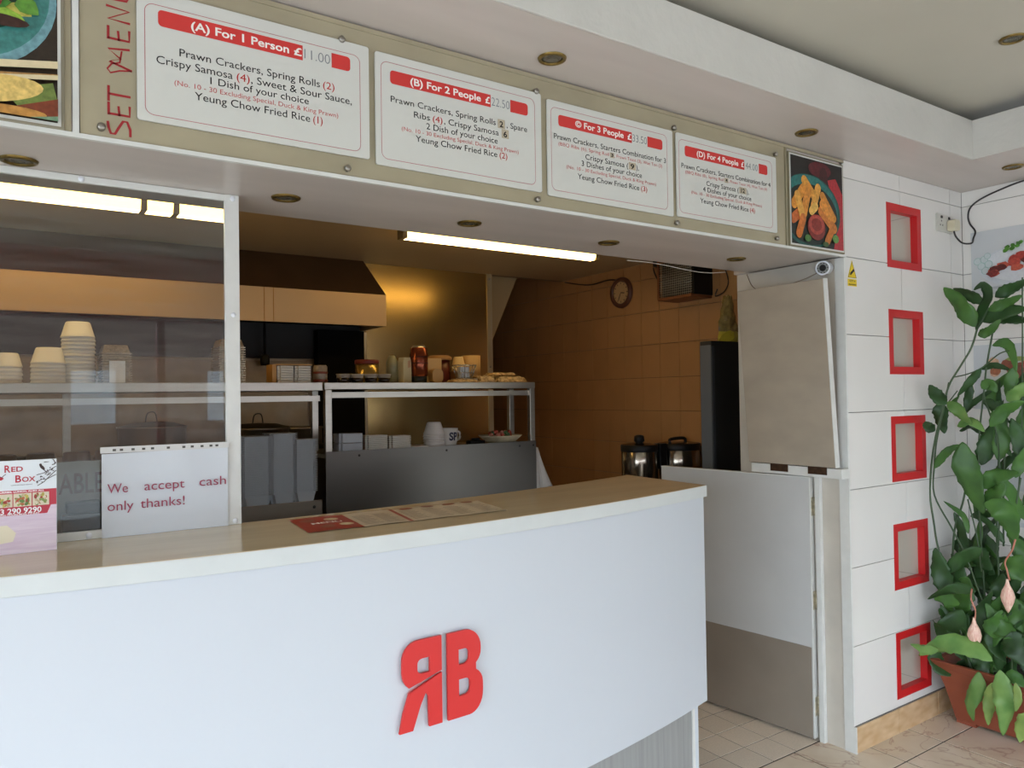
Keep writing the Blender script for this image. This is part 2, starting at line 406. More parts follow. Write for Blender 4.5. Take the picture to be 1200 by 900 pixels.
# shop front (behind the viewer): posts, sill, glass door frame -------------
bm = NB()
for x in (-2.6, -.75, 1.05, 2.2, 3.88): bx(bm, x, -2.47, 0, x+.06, -2.4, 2.15)
bx(bm, -2.6, -2.47, 2.15, 4.05, -2.4, 2.86); bx(bm, -2.6, -2.47, 0, 1.05, -2.4, .28)
struct('window_1', bm, mat('shopfront_frame', '#8a2326', .4))
bm = NB(); bx(bm, -40, -40, -.2, 40, -2.47, -.1); struct('ground', bm, mat('paving', '#8f8d89', .8, var=.15, vscale=3))
bm = NB(); bx(bm, -26, -22, -.1, 1.2, -20, 3.9); bx(bm, 1.2, -22, -.1, 10, -20, 6.6); bx(bm, 10, -22, -.1, 30, -20, 3.9)
bx(bm, 3, -21.5, 6.6, 3.9, -20.5, 8.0); bx(bm, 7.5, -21.5, 6.6, 8.4, -20.5, 7.8)
hb = tag(obj('terrace_building', bm, mat('brick_far', '#6b5348', .8, var=.25, vscale=3)), 'brick terrace across the street behind the viewer, seen only as a reflection', 'building')
for i in range(13):
    for z in ((.9, 4.2) if 1.2 < -20+3.6*i < 9 else (.9,)):
        bm = NB(); bx(bm, -20+3.6*i, -20, z, -18.9+3.6*i, -19.95, z+1.5); obj('window', bm, mat('far_window', '#a9b0b6', .2), hb)

# ================================================================== SIGN BEAM FITTINGS
fas = thing('sign_fascia', 'long grey-green backing panel above the counter that carries the menu boards', 'sign', (1.3, D, 2.06))
fasm = mat('fascia_panel', '#a59b80', .22, var=.12, vscale=5, vstretch=(1, 1, 1.5), spec=.6)
def rel(o, root):   # keep geometry in world coordinates under an empty
    o.matrix_parent_inverse = Matrix.Translation(root.location).inverted() if root.rotation_euler.z == 0 else (Matrix.Translation(root.location) @ Matrix.Rotation(root.rotation_euler.z, 4, 'Z')).inverted()
    return o
def W_(name, bm, m, root, bevel=0): return rel(obj(name, bm, m, root, bevel), root)
bm = NB(); bx(bm, .14, D-.006, 2.072, 2.53, D-.0005, 2.456); W_('panel', bm, fasm, fas)
bm = NB(); bx(bm, -1.2, D-.006, 2.072, .124, D-.0005, 2.456); W_('panel', bm, fasm, fas)
bm = NB(); bx(bm, -1.2, D-.012, 2.060, 2.925, D-.0005, 2.070); W_('trim_strip', bm, white_trim, fas)
bm = NB(); bx(bm, .126, D-.011, 2.070, .138, D-.0005, 2.456); W_('trim_strip', bm, white_trim, fas)
bm = NB(); bx(bm, 2.532, D-.011, 2.070, 2.541, D-.0005, 2.456); W_('trim_strip', bm, mat('olive_trim', '#8e866c', .4), fas)
bm = NB(); bx(bm, -1.2, D-.009, 2.456, 2.925, D-.0005, 2.468); W_('trim_strip', bm, fasm, fas)
def studmesh():
    bm = NB(); lathe(bm, [(0, .016), (.005, .016), (.0085, .013), (.0085, .004), (.006, .004), (.006, 0)], 12)
    bmesh.ops.rotate(bm, verts=bm.verts[:], matrix=Matrix.Rotation(math.pi/2, 3, 'X'), cent=(0, 0, 0))
    me = bpy.data.meshes.new('stud'); bm.to_mesh(me); bm.free(); me.materials.append(chrome); return me
sm_ = studmesh()
for x, z in ((.179, 2.090), (.734, 2.088), (1.333, 2.089), (1.924, 2.087), (2.468, 2.091), (.722, 2.416), (1.333, 2.414), (2.468, 2.415), (1.918, 2.414)):
    o = bpy.data.objects.new('stud', sm_); COL.objects.link(o); o.parent = fas; o.location = Vector((x, D-.006, z))-fas.location
# SET MENU, running upwards
put = lambda u, v: (.19+v, D-.0068, 2.075+u)      # u up the wall, v letter height to the LEFT->right flipped below
put = lambda u, v: (.236-v, D-.0068, 2.076+u)
h = .042
def stroke(bm, pts, w=.0052): ribbon(bm, pts, w, put)
bm = NB()
stroke(bm, [(.006, .000), (-.002, .000+.002), (.004, .0), (.020, .0), (.036, .006), (.036, .014), (.018, .024), (.006, .030), (.006, .038), (.018, .042), (.032, .044)][2:])
stroke(bm, [(.049, h), (.049, .001), (.071, .001)]); stroke(bm, [(.046, h), (.074, h)]); stroke(bm, [(.046, .021), (.068, .023)], .0045)
stroke(bm, [(.092, h), (.092, -.001)]); stroke(bm, [(.076, h), (.110, h)])
stroke(bm, [(.150, -.004), (.163, .040), (.172, .018), (.190, .042), (.196, 0)]); stroke(bm, [(.150, -.002), (.146, .02), (.138, .038), (.146, .044), (.158, .036), (.164, .02), (.19, .016)], .0035)
stroke(bm, [(.214, h), (.214, .001), (.238, .001)]); stroke(bm, [(.211, h), (.241, h)]); stroke(bm, [(.211, .021), (.233, .023)], .0045)
stroke(bm, [(.254, -.001), (.256, h), (.280, .001), (.284, .046)])
stroke(bm, [(.300, h), (.302, .006), (.316, 0), (.330, .006), (.332, h)])
o = W_('set_menu_lettering', bm, mat('dark_red_ink', '#9c2026', .5), fas); o['label'] = 'red upright SET MENU lettering'

# four menu boards
SM = '(No. 10 - 30 Excluding Special, Duck & King Prawn)'
BO = [
 dict(x=(.249, .795), z=(2.121, 2.414), bar=(.292, .744, 2.338, 2.375), head=('(A) For 1 Person', .361, .586), pound=(.598, .618), patch=(.620, .694), price=('11.00', .624, .690),
      out=(.265, .770, 2.136, 2.384), label='menu board A for 1 person, leftmost of the four', tapes=[],
      lines=[('Prawn Crackers, Spring Rolls', .336, .663, 2.280, .0175, 0), ('(2)', .671, .701, 2.280, .0175, 2), ('Crispy Samosa', .288, .452, 2.2535, .0175, 0), ('(4)', .461, .491, 2.2535, .0175, 2), (', Sweet & Sour Sauce,', .494, .747, 2.2535, .0175, 0),
             ('1 Dish of your choice', .402, .634, 2.231, .0165, 0), (SM, .325, .710, 2.2125, .0112, 1), ('Yeung Chow Fried Rice', .368, .637, 2.188, .0175, 0), ('(1)', .645, .669, 2.188, .0175, 2)]),
 dict(x=(.813, 1.350), z=(2.112, 2.410), bar=(.855, 1.301, 2.333, 2.369), head=('(B) For 2 People', .914, 1.137), pound=(1.152, 1.168), patch=(1.170, 1.238), price=('22.50', 1.173, 1.235),
      out=(.829, 1.326, 2.130, 2.388), label='menu board B for 2 people, second from the left', tapes=[(1.193, 1.218, 2.278, 2.304, '2'), (1.206, 1.231, 2.251, 2.277, '6')],
      lines=[('Prawn Crackers, Spring Rolls', .856, 1.186, 2.284, .0165, 0), (', Spare', 1.224, 1.297, 2.284, .0165, 0), ('Ribs', .924, .972, 2.2555, .0165, 0), ('(4)', .981, 1.011, 2.2555, .0165, 2), (', Crispy Samosa', 1.016, 1.196, 2.2555, .0165, 0),
             ('2 Dish of your choice', .961, 1.192, 2.231, .0165, 0), (SM, .887, 1.265, 2.214, .0105, 1), ('Yeung Chow Fried Rice', .928, 1.190, 2.1915, .0165, 0), ('(2)', 1.198, 1.225, 2.1915, .0165, 2)]),
 dict(x=(1.373, 1.908), z=(2.107, 2.401), bar=(1.415, 1.859, 2.326, 2.361), head=('\u00a9 For 3 People', 1.481, 1.683), pound=(1.700, 1.717), patch=(1.719, 1.789), price=('33.50', 1.722, 1.786),
      out=(1.387, 1.880, 2.126, 2.380), label='menu board C for 3 people, third from the left', tapes=[(1.622, 1.640, 2.262, 2.279, '3'), (1.703, 1.734, 2.237, 2.261, '9')],
      lines=[('Prawn Crackers, Starters Combination for 3', 1.397, 1.874, 2.284, .0165, 0), ('(BBQ Ribs (6), Spring Roll', 1.414, 1.618, 2.266, .0105, 1), (', Prawn Toast (3), Wan Ton (3)', 1.642, 1.856, 2.266, .0105, 1), ('Crispy Samosa (', 1.520, 1.701, 2.240, .0165, 0), ('),', 1.736, 1.748, 2.240, .0165, 0),
             ('3 Dishes of your choice', 1.504, 1.761, 2.217, .0165, 0), (SM, 1.444, 1.825, 2.200, .0105, 1), ('Yeung Chow Fried Rice', 1.488, 1.748, 2.174, .0165, 0), ('(3)', 1.757, 1.784, 2.174, .0165, 2)]),
 dict(x=(1.927, 2.468), z=(2.111, 2.401), bar=(1.967, 2.415, 2.325, 2.362), head=('(D) For 4 People', 2.027, 2.248), pound=(2.264, 2.279), patch=(2.281, 2.364), price=('44.00', 2.288, 2.356),
      out=(1.938, 2.441, 2.126, 2.380), label='menu board D for 4 people, rightmost of the four', tapes=[(2.170, 2.190, 2.262, 2.279, '4'), (2.250, 2.290, 2.234, 2.258, '12')],
      lines=[('Prawn Crackers, Starters Combination for 4', 1.949, 2.431, 2.282, .0165, 0), ('(BBQ Ribs (8), Spring Roll', 1.968, 2.166, 2.265, .0105, 1), (', Prawn Toast (4), Wan Ton (4)', 2.192, 2.411, 2.265, .0105, 1), ('Crispy Samosa (', 2.074, 2.247, 2.237, .0165, 0), ('),', 2.292, 2.303, 2.237, .0165, 0),
             ('4 Dishes of your choice', 2.056, 2.317, 2.214, .0165, 0), (SM, 1.996, 2.378, 2.198, .0105, 1), ('Yeung Chow Fried Rice', 2.041, 2.300, 2.172, .0165, 0), ('(4)', 2.309, 2.336, 2.172, .0165, 2)]),
]
for b in BO:
    t = thing('menu_board', b['label'], 'menu board', (b['x'][0], D-.009, b['z'][0]), group='set meal boards over the counter')
    yf = D-.0145
    bm = NB(); prism(bm, [(u, yf, v) for u, v in rrect(b['x'][0], b['z'][0], b['x'][1], b['z'][1], .006)], (0, .005, 0)); W_('panel', bm, board_w, t)
    p1 = onwall(yf-.0004); p2 = onwall(yf-.0008); p3 = onwall(yf-.0012); p4 = onwall(yf-.0016)
    x0, x1, z0, z1 = b['bar']; bm = NB(); flatpoly(bm, rrect(x0, z0, x1, z1, .009), p1); W_('heading_bar', bm, mat('bar_red', '#cc3632', .35), t)
    x0, x1, z0, z1 = b['out']; bm = NB(); ribbon(bm, rrect(x0, z0, x1, z1, .018, 6), .0013, p1, closed=True); W_('outline', bm, thinred, t)
    bm = NB(); zb = b['bar'][2]
    flatpoly(bm, rrect(b['patch'][0], zb-.002, b['patch'][1], b['bar'][3]+.002, .001), p2)
    W_('price_patch', bm, board_w, t)
    bm = NB(); text(bm, b['head'][0], b['head'][1], b['head'][2], zb+.0095, .0185, .022, p2); text(bm, '\u00a3', b['pound'][0], b['pound'][1], zb+.0095, .0185, .022, p2)
    W_('heading_lettering', bm, mat('heading_white', '#eeeae2', .5), t)
    for s, a, c, zz, cap, k in b['lines']:
        bm = NB(); text(bm, s, a, c, zz, cap, 0.0 if k != 1 else -.004, p2); W_('text_line', bm, [ink, pink, redink][k], t)
    bm = NB(); text(bm, b['price'][0], b['price'][1], b['price'][2], zb+.006, .024, -.012, p3); W_('handwritten_price', bm, pencil, t)
    for (a, c, e, f, s) in b['tapes']:
        bm = NB(); flatpoly(bm, rrect(a, e, c, f, .001), p3); W_('correction_patch', bm, tan_tape, t)
        bm = NB(); w = (c-a)*.5; text(bm, s, a+(c-a-w)/2, a+(c-a+w)/2, e+.004, (f-e)*.62, .02, p4); W_('digit', bm, ink, t)

# framed food photographs ----------------------------------------------
def F(col): return mat('print_'+col, col, .3, var=.28 if min(lin(col)) < .3 else .05, vscale=90, detail=2)
def picture(root, shapes, Y, put=None):
    cols = []; bm = NB()
    for i, (c, pts) in enumerate(shapes):
        if c not in cols: cols.append(c)
        pp = (lambda u, v, i=i: (u, Y-.00025*i, v)) if put is None else (lambda u, v, i=i: put(u, v, i))
        flatpoly(bm, pts, pp, cols.index(c))
    o = obj('printed_picture', bm, [F(c) for c in cols], root); rel(o, root); return o
def mapper(x0, z0, x1, z1): return lambda pts: [(x0+(x1-x0)*u, z0+(z1-z0)*v) for u, v in pts]
x0, z0, x1, z1 = 2.556, 2.083, 2.901, 2.431
t = thing('food_picture', 'framed photograph of golden spring rolls with red dip at the right end of the sign', 'picture', (x0, D-.01, z0))
bm = NB(); bx(bm, 2.546, D-.014, 2.071, 2.913, D-.001, 2.443); W_('frame', bm, mat('champagne_frame', '#8c8468', .4, .3), t, .002)
bm = NB(); bx(bm, 2.551, D-.0155, 2.077, 2.906, D-.0135, 2.437); W_('white_edge', bm, board_w, t)
m_ = mapper(x0, z0, x1, z1)
def clipu(pts): return [(min(1, max(0, u)), min(1, max(0, v))) for u, v in pts]
sh = [('#1c1a18', m_([(0, 0), (1, 0), (1, 1), (0, 1)])), ('#b02a34', m_([(.70, .80), (.86, .84), (1, .66), (1, 0), (.80, 0), (.9, .3)])),
      ('#5c1820', m_(clipu(ell(.55, .9, .22, .09)))), ('#401418', m_(clipu(ell(.62, .82, .08, .12)))),
      ('#17524a', m_(clipu(ell(.34, .40, .60, .42, 40)))), ('#27706a', m_(clipu(ell(.33, .42, .56, .39, 40)))), ('#16201a', m_(clipu(ell(.36, .36, .52, .35, 40))))]
for (a, b, c, d, w, col) in ((.05, .45, .22, .64, .06, '#d98f35'), (.02, .28, .12, .34, .06, '#c4652a'), (.24, .74, .42, .58, .055, '#dd9a3c'), (.32, .66, .22, .36, .06, '#d58a33'), (.50, .68, .40, .44, .055, '#e0a044'),
                            (.58, .60, .80, .36, .05, '#cf8531'), (.55, .42, .80, .24, .06, '#c9772c'), (.58, .50, .74, .38, .06, '#dd9038'), (.10, .55, .20, .30, .055, '#e2a548'), (.20, .30, .12, .12, .055, '#c9702a'),
                            (.78, .26, .66, .08, .05, '#c07028'), (.44, .46, .36, .40, .05, '#e8b659')):
    sh.append((col, m_(clipu(capsule(a, b, c, d, w)))))
sh += [('#7c2c24', m_(ell(.45, .22, .17, .15))), ('#b0483a', m_(ell(.45, .25, .15, .115))), ('#8a2f26', m_(ell(.45, .25, .10, .075))), ('#4f7a3c', m_(ell(.28, .08, .06, .04))), ('#5d8a44', m_(ell(.82, .12, .06, .05))), ('#3f5f30', m_(ell(.62, .04, .06, .03)))]
picture(t, sh, D-.0158)
x0, z0, x1, z1 = -.42, 2.082, .099, 2.43
t = thing('food_picture', 'cropped photograph of green salad plate and filled flatbread at the left end of the sign', 'picture', (x0, D-.01, z0))
bm = NB(); bx(bm, x0-.012, D-.014, 2.070, .112, D-.001, 2.442); W_('frame', bm, mat('grey_frame', '#8d8672', .4, .2), t, .002)
bm = NB(); bx(bm, x0-.006, D-.0155, 2.076, .105, D-.0135, 2.436); W_('white_edge', bm, board_w, t)
m_ = lambda pts: [(min(x1, max(x0, u)), min(z1, max(z0, v))) for u, v in pts]
sh = [('#2c2014', m_([(x0, z0), (x1, z0), (x1, z1), (x0, z1)])), ('#c9a05a', m_(ell(-.01, 2.45, .13, .19, 32))), ('#2c2014', m_(ell(-.01, 2.45, .118, .175, 32))),
      ('#6f9aa0', m_(ell(-.09, 2.33, .188, .17, 40))), ('#3f7f78', m_(ell(-.09, 2.335, .175, .155, 40))), ('#1f3d30', m_(ell(-.08, 2.35, .14, .115, 30)))]
rr_ = random.Random(4)
for i in range(34):
    a = rr_.uniform(-2.6, 1.2); r = rr_.uniform(.05, .135); c = rr_.choice(['#8fb43c', '#b8c04a', '#5d9136', '#3f7a2c', '#d6cf62'])
    cx, cy = -.08+r*math.cos(a), 2.345+r*.85*math.sin(a)
    pts = [(cx+rr_.uniform(.6, 1.2)*.028*math.cos(q), cy+rr_.uniform(.6, 1.2)*.02*math.sin(q)) for q in [k*.785 for k in range(8)]]
    sh.append((c, m_(pts)))
sh += [('#5a241c', m_(ell(-.05, 2.305, .05, .04, 14))), ('#8a3a30', m_(ell(-.03, 2.312, .035, .026, 14))), ('#3a2018', m_(ell(.0, 2.27, .05, .012, 14))),
       ('#d8c7a0', m_([(x0, 2.10), (x0, 2.115), (x1, 2.207), (x1, 2.192)])), ('#a67c46', m_([(x0, 2.078), (x0, 2.098), (x1, 2.180), (x1, 2.168)])), ('#d4c49c', m_([(x0, 2.06), (x0, 2.074), (x1, 2.178), (x1, 2.168)])),
       ('#6c7d3a', m_([(.0, 2.13), (.09, 2.16), (.099, 2.12), (.03, 2.10)])), ('#dcbc6c', m_(ell(-.02, 2.128, .095, .028, 24, .18))), ('#7a3820', m_([(-.1, 2.10), (.02, 2.098), (.099, 2.128), (.099, 2.09), (-.1, 2.078)])), ('#b9843f', m_(ell(-.01, 2.085, .09, .014, 20, .05))), ('#6f8f70', m_([(x0, z0), (.05, z0), (.099, z0+.01), (.099, z0), (x0, z0)][:4]))]
picture(t, sh, D-.0158)

# recessed downlights ----------------------------------------------------
def downlight(loc, label, grp, r=.042):
    t = thing('downlight', label, 'ceiling light', loc, group=grp)
    bm = NB(); lathe(bm, [(r*.72, -.001), (r*.78, -.006), (r*.95, -.005), (r, 0)], 28); obj('trim_ring', bm, brass, t)
    bm = NB(); lathe(bm, [(0, .000), (r*.4, -.0006), (r*.45, -.0022), (r*.74, -.0016), (r*.75, -.0005)], 24); obj('lamp', bm, mat('unlit_lamp', '#6f6a5c', .25, .6), t)
    return t
nm = ['leftmost, above the clear screen', 'second from the left', 'third from the left, above the long lit tube', 'fourth from the left, above the wall clock', 'rightmost, near the security camera']
for (x, y), s in zip(((.035, 2.071), (.657, 2.082), (1.255, 2.09), (1.858, 2.10), (2.552, 2.087)), nm):
    downlight((x, y, 2.062), 'unlit brass downlight under the sign beam, '+s, 'downlights under the sign beam', .04)
for (x, y), s in zip(((1.319, 1.722), (2.505, 1.712), (3.673, 1.496)), ('in front of menu board B', 'in front of menu board D', 'at the far right in front of the tiled corner')):
    downlight((x, y, 2.473), 'unlit brass downlight in the soffit '+s, 'downlights in the soffit')
downlight((2.85, 1.151, 2.689), 'unlit brass downlight in the high ceiling near the upper right corner', None)

# ================================================================== COUNTER
def fy(x): return 1.728+(.0887 if x > .702 else .1175)*(x-.702)**2
def by(x): return 2.150+(.0801*(x-.515)**2 if x > .515 else 0)
xs = [-1.2+3.351*i/48 for i in range(49)]
CZ = 1.163    # counter top height
t = thing('service_counter', 'long curved white counter with beige laminate top and red letters on its front', 'counter', (1, 2.1, 0))
bm = NB(); sweep_box(bm, [(x, fy(x)) for x in xs], [(x, by(x)) for x in xs[:-1]]+[(2.181, 2.373)], 1.121, 1.1618); W_('countertop_core', bm, edge_white, t, .0015)
bm = NB(); sweep_box(bm, [(x, fy(x)+.002) for x in xs[:-1]]+[(2.149, fy(2.151)+.002)], [(x, by(x)-.001) for x in xs[:-1]]+[(2.179, 2.371)], 1.1616, 1.163); W_('countertop_laminate', bm, counter_top, t)
pr_ = [(x, fy(x)+.012) for x in xs if x < 2.13]+[(2.145, fy(2.145)+.012)]
bm = NB(); sweep_box(bm, pr_, [(x, y+.018) for x, y in pr_], .373, 1.121); W_('front_panel', bm, white_lam, t, .003)
bm = NB(); bx(bm, 2.112, 1.96, .0, 2.132, 2.34, 1.121); W_('end_panel', bm, white_lam, t)
pl = [(x, fy(x)+.061) for x in xs if x < 2.09]+[(2.100, fy(2.10)+.06)]
bm = NB(); sweep_box(bm, pl, [(x, y+.02) for x, y in pl], 0, .373); W_('plinth', bm, plinth_m, t)
bm = NB(); bx(bm, 2.100, fy(2.1)+.056, 0, 2.112, fy(2.1)+.10, .373); W_('plinth_edge', bm, white_trim, t)
bm = NB(); sweep_box(bm, [(x, by(x)-.04) for x in xs if x < 2.12], [(x, by(x)-.022) for x in xs if x < 2.12], 0, 1.121); W_('back_panel', bm, mat('counter_back_grey', '#6c6a66', .5), t)
# raised letters: mirrored R and B following the curved front
def letter(name, outer, holes, label):
    """outline polygons in (x, z) built on the curve, filled by triangulation"""
    fit = lambda lp: [(.936*u, .096+.936*v) for u, v in lp]
    bm = NB(); loops = [fit(lp) for lp in [outer]+holes]; edges = []
    for lp in loops:
        vs = [bm.verts.new((u, 0, v)) for u, v in lp]
        edges += [bm.edges.new((vs[i], vs[(i+1) % len(vs)])) for i in range(len(vs))]
    bmesh.ops.triangle_fill(bm, edges=edges, use_beauty=True)
    ret = bmesh.ops.extrude_face_region(bm, geom=bm.faces[:])
    for g in ret['geom']:
        if isinstance(g, bmesh.types.BMVert): g.co.y -= .008
    for v in bm.verts: v.co.y += fy(v.co.x)+.012-.008
    o = W_(name, bm, red_l, t); o['label'] = label
def arc(cx, cz, rx, rz, a0, a1, n=8): return [(cx+rx*math.cos(math.radians(a0+(a1-a0)*i/n)), cz+rz*math.sin(math.radians(a0+(a1-a0)*i/n))) for i in range(n+1)]
B_o = [(1.020, .607)]+arc(1.090, .665, .047, .058, -90, 0)+arc(1.083, .690, .054, .048, 0, 55, 4)+arc(1.083, .782, .048, .045, -50, 0, 4)+arc(1.080, .790, .051, .055, 0, 90, 8)+[(1.020, .845)]
B_h = [[(1.056, .665), (1.056, .712)]+arc(1.078, .697, .016, .015, 90, 0, 4)+arc(1.078, .681, .016, .016, 0, -90, 4), [(1.056, .752), (1.056, .795)]+arc(1.076, .780, .015, .015, 90, 0, 4)+arc(1.076, .767, .015, .015, 0, -90, 4)]
letter('logo_letter', B_o, B_h, 'raised red letter B')
R_up = [(1.001, .752), (1.001, .846)]+[(.940, .846)]+arc(.930, .796, .050, .050, 90, 180, 7)+arc(.930, .765, .050, .052, 180, 232, 4)
letter('logo_letter', R_up, [[(.964, .755), (.964, .796)]+arc(.940, .782, .015, .014, 90, 180, 4)+arc(.940, .768, .015, .013, 180, 270, 4)], 'upper piece of the mirrored red letter R')
R_lo = [(.884, .700), (.905, .718), (1.001, .747), (1.001, .608), (.960, .608), (.960, .700), (.948, .702), (.930, .66), (.912, .608), (.870, .608)]
R_lo = [(.900, .709), (1.001, .746), (1.001, .608), (.960, .608), (.958, .690), (.950, .702), (.934, .672), (.910, .609), (.870, .609), (.882, .660)]
letter('logo_letter', R_lo, [], 'lower piece of the mirrored red letter R')
bm = NB(); poly(bm, [(.847, fy(.85)+.0105, .762), (.936, fy(.936)+.0105, .800), (.936, fy(.936)+.0105, .795), (.840, fy(.84)+.0105, .754)]); W_('glue_mark', bm, mat('glue_pink', '#e0a39c', .6), t)

# clear screen on the counter --------------------------------------------
t = thing('clear_screen', 'clear acrylic screen in a white frame standing on the left of the counter', 'screen', (0, 2.15, CZ))
gm = glassmat('clear_acrylic')
bm = NB(); bx(bm, -1.2, 2.147, 1.168, .524, 2.151, 2.058); W_('pane', bm, gm, t)
bm = NB(); bx(bm, .505, 2.133, 1.1632, .543, 2.147, 2.0625); W_('post', bm, white_trim, t, .0015)
bm = NB(); bx(bm, -1.2, 2.134, 2.045, .506, 2.147, 2.0622); W_('top_rail', bm, white_trim, t, .0015)
bm = NB(); bx(bm, -1.2, 2.135, 1.1632, .506, 2.147, 1.184); W_('bottom_rail', bm, white_trim, t, .0015)
for x, z in ((.178, 1.1735), (.526, 1.1735), (.526, 1.734), (.526, 2.052), (.165, 2.053)):
    bm = NB(); lathe(bm, [(0, .003), (.0062, .002), (.0068, 0)], 14)
    bmesh.ops.rotate(bm, verts=bm.verts[:], matrix=Matrix.Rotation(math.pi/2, 3, 'X'), cent=(0, 0, 0)); bmesh.ops.translate(bm, verts=bm.verts[:], vec=(x, 2.133, z)); W_('screw_cap', bm, white_pl, t)
# paper notice in a plastic wallet ----------------------------------------
t = thing('notice', 'white paper notice reading We accept cash only thanks! in a plastic wallet on the screen', 'notice', (.22, 2.125, 1.164))
def fit2(Y): return lambda u, v: (.936*u, Y, .096+.936*v)
bm = NB(); n = 10
g = [[bm.verts.new((.205+.301*i/n, 2.126+.002*math.sin(i*1.3+j*.7)+.0013*math.sin(j*2.1), 1.1635+(.208+.004*i/n)*j/6)) for i in range(n+1)] for j in range(7)]
for j in range(6):
    for i in range(n): bm.faces.new((g[j][i], g[j][i+1], g[j+1][i+1], g[j+1][i])).smooth = True
W_('sheet', bm, mat('wallet_paper', '#ccd0d4', .28, spec=.5), t)
bm = NB(); bx(bm, .202, 2.1225, 1.3735, .507, 2.125, 1.389); W_('wallet_edge', bm, mat('wallet_plastic', '#cfcdc8', .2), t)
for x in (.245, .262, .290, .316, .338, .378, .418, .440, .466, .490, .506):
    bm = NB(); bx(bm, .936*x, 2.122, 1.378, .936*x+.0075, 2.1224, 1.3835); W_('punch_hole', bm, mat('hole_dark', '#4a463f', .6), t)
pt = fit2(2.1212); wi = mat('wine_ink', '#9a3550', .5)
for s, a, b, z in (('We', .232, .281, 1.2585), ('accept', .321, .423, 1.2595), ('cash', .462, .534, 1.2605), ('only', .232, .294, 1.2115), ('thanks!', .311, .423, 1.2125)):
    bm = NB(); text(bm, s, a, b, z, .0245, 0.0, pt); W_('word', bm, wi, t)
# menu flyer standing on the counter ----------------------------------------
t = thing('flyer', 'upright printed takeaway flyer with branch drawing and phone number at the left edge', 'flyer', (0, 2.038, CZ))
bm = NB(); bx(bm, -.10, 2.038, 1.1633, .105, 2.050, 1.372); W_('card', bm, mat('flyer_card', '#dde2e4', .25), t)
Yf = 2.0378
def fp(i): return fit2(Yf-.0003*i)
bm = NB(); flatpoly(bm, [(-.10, 1.242), (-.10, 1.293), (.1115, 1.291), (.1115, 1.252), (.100, 1.252), (.092, 1.232), (-.10, 1.232)], fp(1)); W_('red_band', bm, mat('flyer_red', '#b8283a', .3), t)
bm = NB(); flatpoly(bm, [(-.10, 1.1405), (.1115, 1.1405), (.1115, 1.252), (.100, 1.252), (.092, 1.232), (-.10, 1.232)], fp(1)); W_('lower_field', bm, mat('flyer_mauve', '#e2d2da', .3, col2='#d2bccb', vscale=40, vstretch=(.3, 1, 4)), t)
bm = NB(); flatpoly(bm, [(-.10, 1.205), (.01, 1.21), (.028, 1.19), (.022, 1.17), (-.10, 1.155)], fp(2)); W_('pale_shape', bm, mat('flyer_cream', '#e6dcc0', .4), t)
cols = ['#8d9a4a', '#c9b48a', '#b0622f', '#7fa055', '#d8ccb0', '#a83a26', '#c2b050', '#5f8038']
bm = NB(); rr_ = random.Random(9)
for k, (a, b) in enumerate(((-.06, -.020), (-.019, .021), (.022, .060), (.061, .096))):
    flatpoly(bm, [(a+.001, 1.2525), (b, 1.2525), (b, 1.284), (a+.001, 1.284)], fp(2), 4)
    for i in range(30):
        cx, cz = rr_.uniform(a+.007, b-.006), rr_.uniform(1.257, 1.279)
        flatpoly(bm, ell(cx, cz, rr_.uniform(.003, .006), rr_.uniform(.002, .004), 7, rr_.uniform(0, 3)), fp(3+i*.1), rr_.randrange(8))
W_('dish_photographs', bm, [F(c) for c in cols], t)
bm = NB(); wr = mat('name_red', '#b0182c', .4)
text(bm, 'R', .0055, .0175, 1.336, .0165, .02, fp(2)); text(bm, 'ED', .019, .0425, 1.337, .0115, .02, fp(2)); text(bm, 'B', .027, .039, 1.311, .0165, .02, fp(2)); text(bm, 'OX', .0405, .068, 1.3115, .0115, .02, fp(2))
flatpoly(bm, [(-.04, 1.30), (-.006, 1.301), (-.004, 1.312), (-.04, 1.312)], fp(1)); flatpoly(bm, ell(-.02, 1.322, .024, .007, 12), fp(1))
W_('name_lettering', bm, wr, t)
bm = NB(); text(bm, 'EAT IN, FULL MENU, CURRIES, LUNCH, ALSO ALL', -.08, .086, 1.2865, .0038, .03, fp(2)); text(bm, '013 290 9290', -.022, .080, 1.2365, .0125, .02, fp(5)); text(bm, 'OPENING HOURS MON TO SUN', -.02, .075, 1.2328, .0028, .03, fp(5))
W_('phone_lettering', bm, mat('flyer_white_ink', '#f2f0ee', .4), t)
bm = NB(); rr_ = random.Random(3)
for a in ([(.111, 1.345), (.10, 1.338), (.085, 1.330), (.07, 1.326)], [(.111, 1.335), (.098, 1.322), (.085, 1.308), (.072, 1.300)], [(.111, 1.352), (.106, 1.36), (.104, 1.363)], [(.111, 1.325), (.09, 1.314), (.078, 1.316)], [(-.01, 1.352), (-.02, 1.343), (-.05, 1.33)], [(-.012, 1.33), (.0, 1.325), (.008, 1.332)]): ribbon(bm, a, .0016, fp(2))
for i in range(26):
    x = rr_.uniform(.070, .110); z = 1.30+(x-.07)*1.1+rr_.uniform(-.006, .012); flatpoly(bm, ell(x, min(z, 1.36), .0022, .0013, 5, rr_.uniform(0, 3)), fp(2))
flatpoly(bm, ell(.082, 1.344, .008, .0035, 10, -.9), fp(2)); flatpoly(bm, ell(.0785, 1.3505, .003, .003, 8), fp(2)); ribbon(bm, [(.084, 1.339), (.091, 1.332)], .002, fp(2))
text(bm, 'MENU', .086, .096, 1.355, .003, .02, fp(2)); text(bm, 'CHINESE AND INDIAN TAKEAWAY', .018, .062, 1.3035, .0018, .02, fp(2))
W_('branch_drawing', bm, mat('branch_ink', '#3a2420', .5), t)
